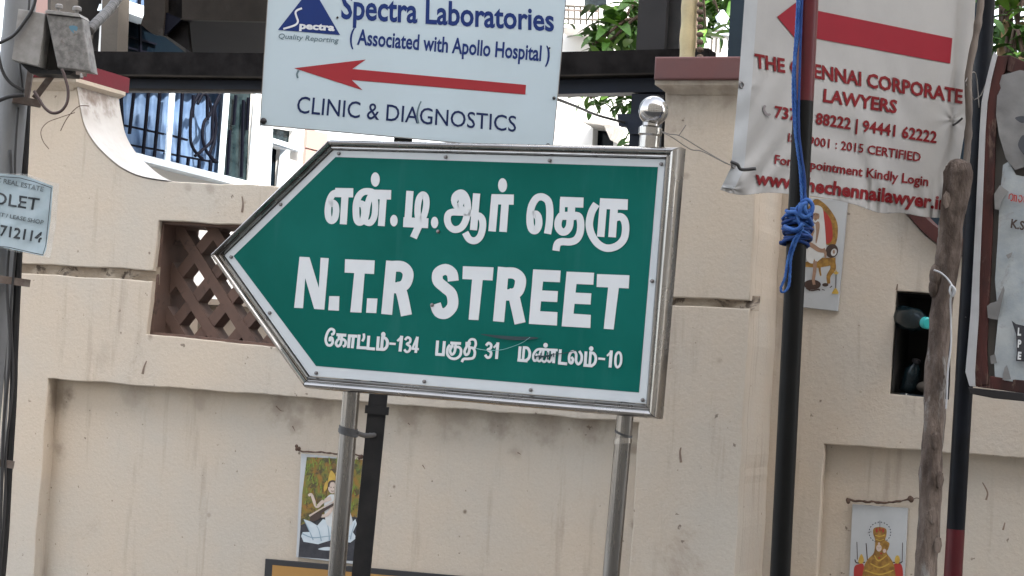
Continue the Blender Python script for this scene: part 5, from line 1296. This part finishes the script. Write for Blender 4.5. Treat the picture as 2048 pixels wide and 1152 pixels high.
# finial-like white turret seen right of the stem
TU = Plane(1440, 80, 12, -10)
tu = thing('turret', 'small white ornamental roof turret seen right of the cream stem', 'turret', Vector((TU.pt(1440, 110).x, TU.pt(1440, 110).y, 0)))
u0 = TU.uv(1440, 80)[0]; ax_ = lambda z, off=-.2: TU.w(u0, z - TU.o.z, off)
def zz(py): return TU.pt(1440, py).z
obj('shaft', box_uv(TU, TU.uv(1415, 80)[0], TU.uv(1453, 80)[0], -TU.o.z, zz(70) - TU.o.z, -.15, 0), M['white_wall'], tu)
obj('roof', tube([ax_(zz(70), -.08), ax_(zz(52), -.08)], [.10, .03], 4), M['concrete'], tu)
obj('eave', box_uv(TU, TU.uv(1409, 80)[0], TU.uv(1458, 80)[0], zz(71) - TU.o.z, zz(66) - TU.o.z, -.17, .02), M['white_fr'], tu)
obj('finial', tube([ax_(zz(y), -.08) for y in (66, 50, 40, 30, 20, 15)], [.022, .05, .03, .045, .02, .008], 12), M['white_fr'], tu, smooth='all')
for x in (1423, 1432, 1441): obj('louvre', box_uv(TU, TU.uv(x, 80)[0], TU.uv(x + 3, 80)[0], zz(104) - TU.o.z, zz(76) - TU.o.z, 0, .01), M['concrete'], tu)

# ---- plants
def leaf_mesh(name, L, Wd, m, bend=.25):
    V, F = [], []; n = 7
    for i in range(n + 1):
        t = i / n; wv = Wd * math.sin(math.pi * min(1, t * .92 + .05)) ** .8; z = -bend * L * t * t
        V += [(t * L, -wv, z + wv * .35), (t * L, 0, z), (t * L, wv, z + wv * .35)]
    for i in range(n):
        a = i * 3; F += [(a, a + 1, a + 4, a + 3), (a + 1, a + 2, a + 5, a + 4)]
    me = bpy.data.meshes.new(name); me.from_pydata(V, [], F); me.materials.append(m)
    me.polygons.foreach_set('use_smooth', [True] * len(F)); return me
def shrub(label, anchor, clusters, meshes, seed, stems=True):
    rnd = random.Random(seed); o = thing('leafy_shrub', label, 'plant', anchor)
    for (c, n, spread, sc) in clusters:
        if stems:
            tp = Vector(c); bs = Vector((anchor.x + rnd.uniform(-.02, .02), anchor.y, 0)); md = Vector((bs.x, (bs.y + tp.y) / 2, tp.z - .12))
            obj('stem', tube(catmull([bs, md, tp], 6), [.007] * 13, 6), M['bark_t'], o, smooth='all')
        for k in range(int(n * 1.7)):
            me = rnd.choice(meshes); lf = bpy.data.objects.new('leaf', me); COL.objects.link(lf); lf.parent = o
            p = Vector(c) + Vector((rnd.gauss(0, spread), rnd.gauss(0, spread), rnd.gauss(0, spread * .8)))
            lf.location = p - anchor; lf.rotation_euler = (rnd.uniform(-.6, .6), rnd.uniform(-.5, .9), rnd.uniform(0, 6.28))
            s = sc * .62 * rnd.uniform(.6, 1.3); lf.scale = (s, s, s)
    return o
LM = [leaf_mesh('leaf', .16, .034, M['leaf']), leaf_mesh('leaf', .11, .026, M['leaf'], .4), leaf_mesh('leaf', .19, .03, M['leaf'], .6), leaf_mesh('leaf', .15, .035, M['leaf2'], .2)]
LM2 = LM + [leaf_mesh('leaf', .13, .03, M['leafdry'], .5)]
an = at(1318, 100, 8.2); an.z = 0
shrub('green leafy shrub with drooping leaves behind the gate beam, left of the charcoal post', an,
      [(at(1240, 45, 8.2), 42, .055, 1), (at(1262, 75, 8.3), 34, .05, .9), (at(1215, 82, 8.1), 20, .05, .8), (at(1185, 88, 8.1), 10, .035, .8), (at(1275, 15, 8.3), 26, .05, .9), (at(1240, 196, 8.0), 16, .035, .8), (at(1180, 196, 8.0), 12, .04, .6), (at(1262, 285, 7.9), 8, .03, .9), (at(1268, 215, 7.8), 8, .03, 1.1)], LM, 3)
an = at(1435, 60, 9.2); an.z = 0
shrub('green foliage behind the white turret, right of the cream stem', an, [(at(1430, 20, 13.2), 46, .11, 1.5), (at(1450, 60, 13.3), 40, .10, 1.4), (at(1412, 62, 11.2), 10, .05, 1.2), (at(1455, -10, 13), 30, .1, 1.5)], LM, 5)
an = at(2020, 80, 6.2); an.z = 0
shrub('mixed green and dry leaves above the notice board in the top right corner', an,
      [(at(2015, 20, 6.2), 26, .06, .8), (at(2040, 60, 6.3), 26, .06, .8), (at(1998, 70, 6.3), 14, .04, .7), (at(2050, 120, 6.1), 22, .05, .8), (at(2000, 5, 6.4), 20, .05, .8), (at(2090, 60, 6.2), 30, .1, .9)], LM2, 8)
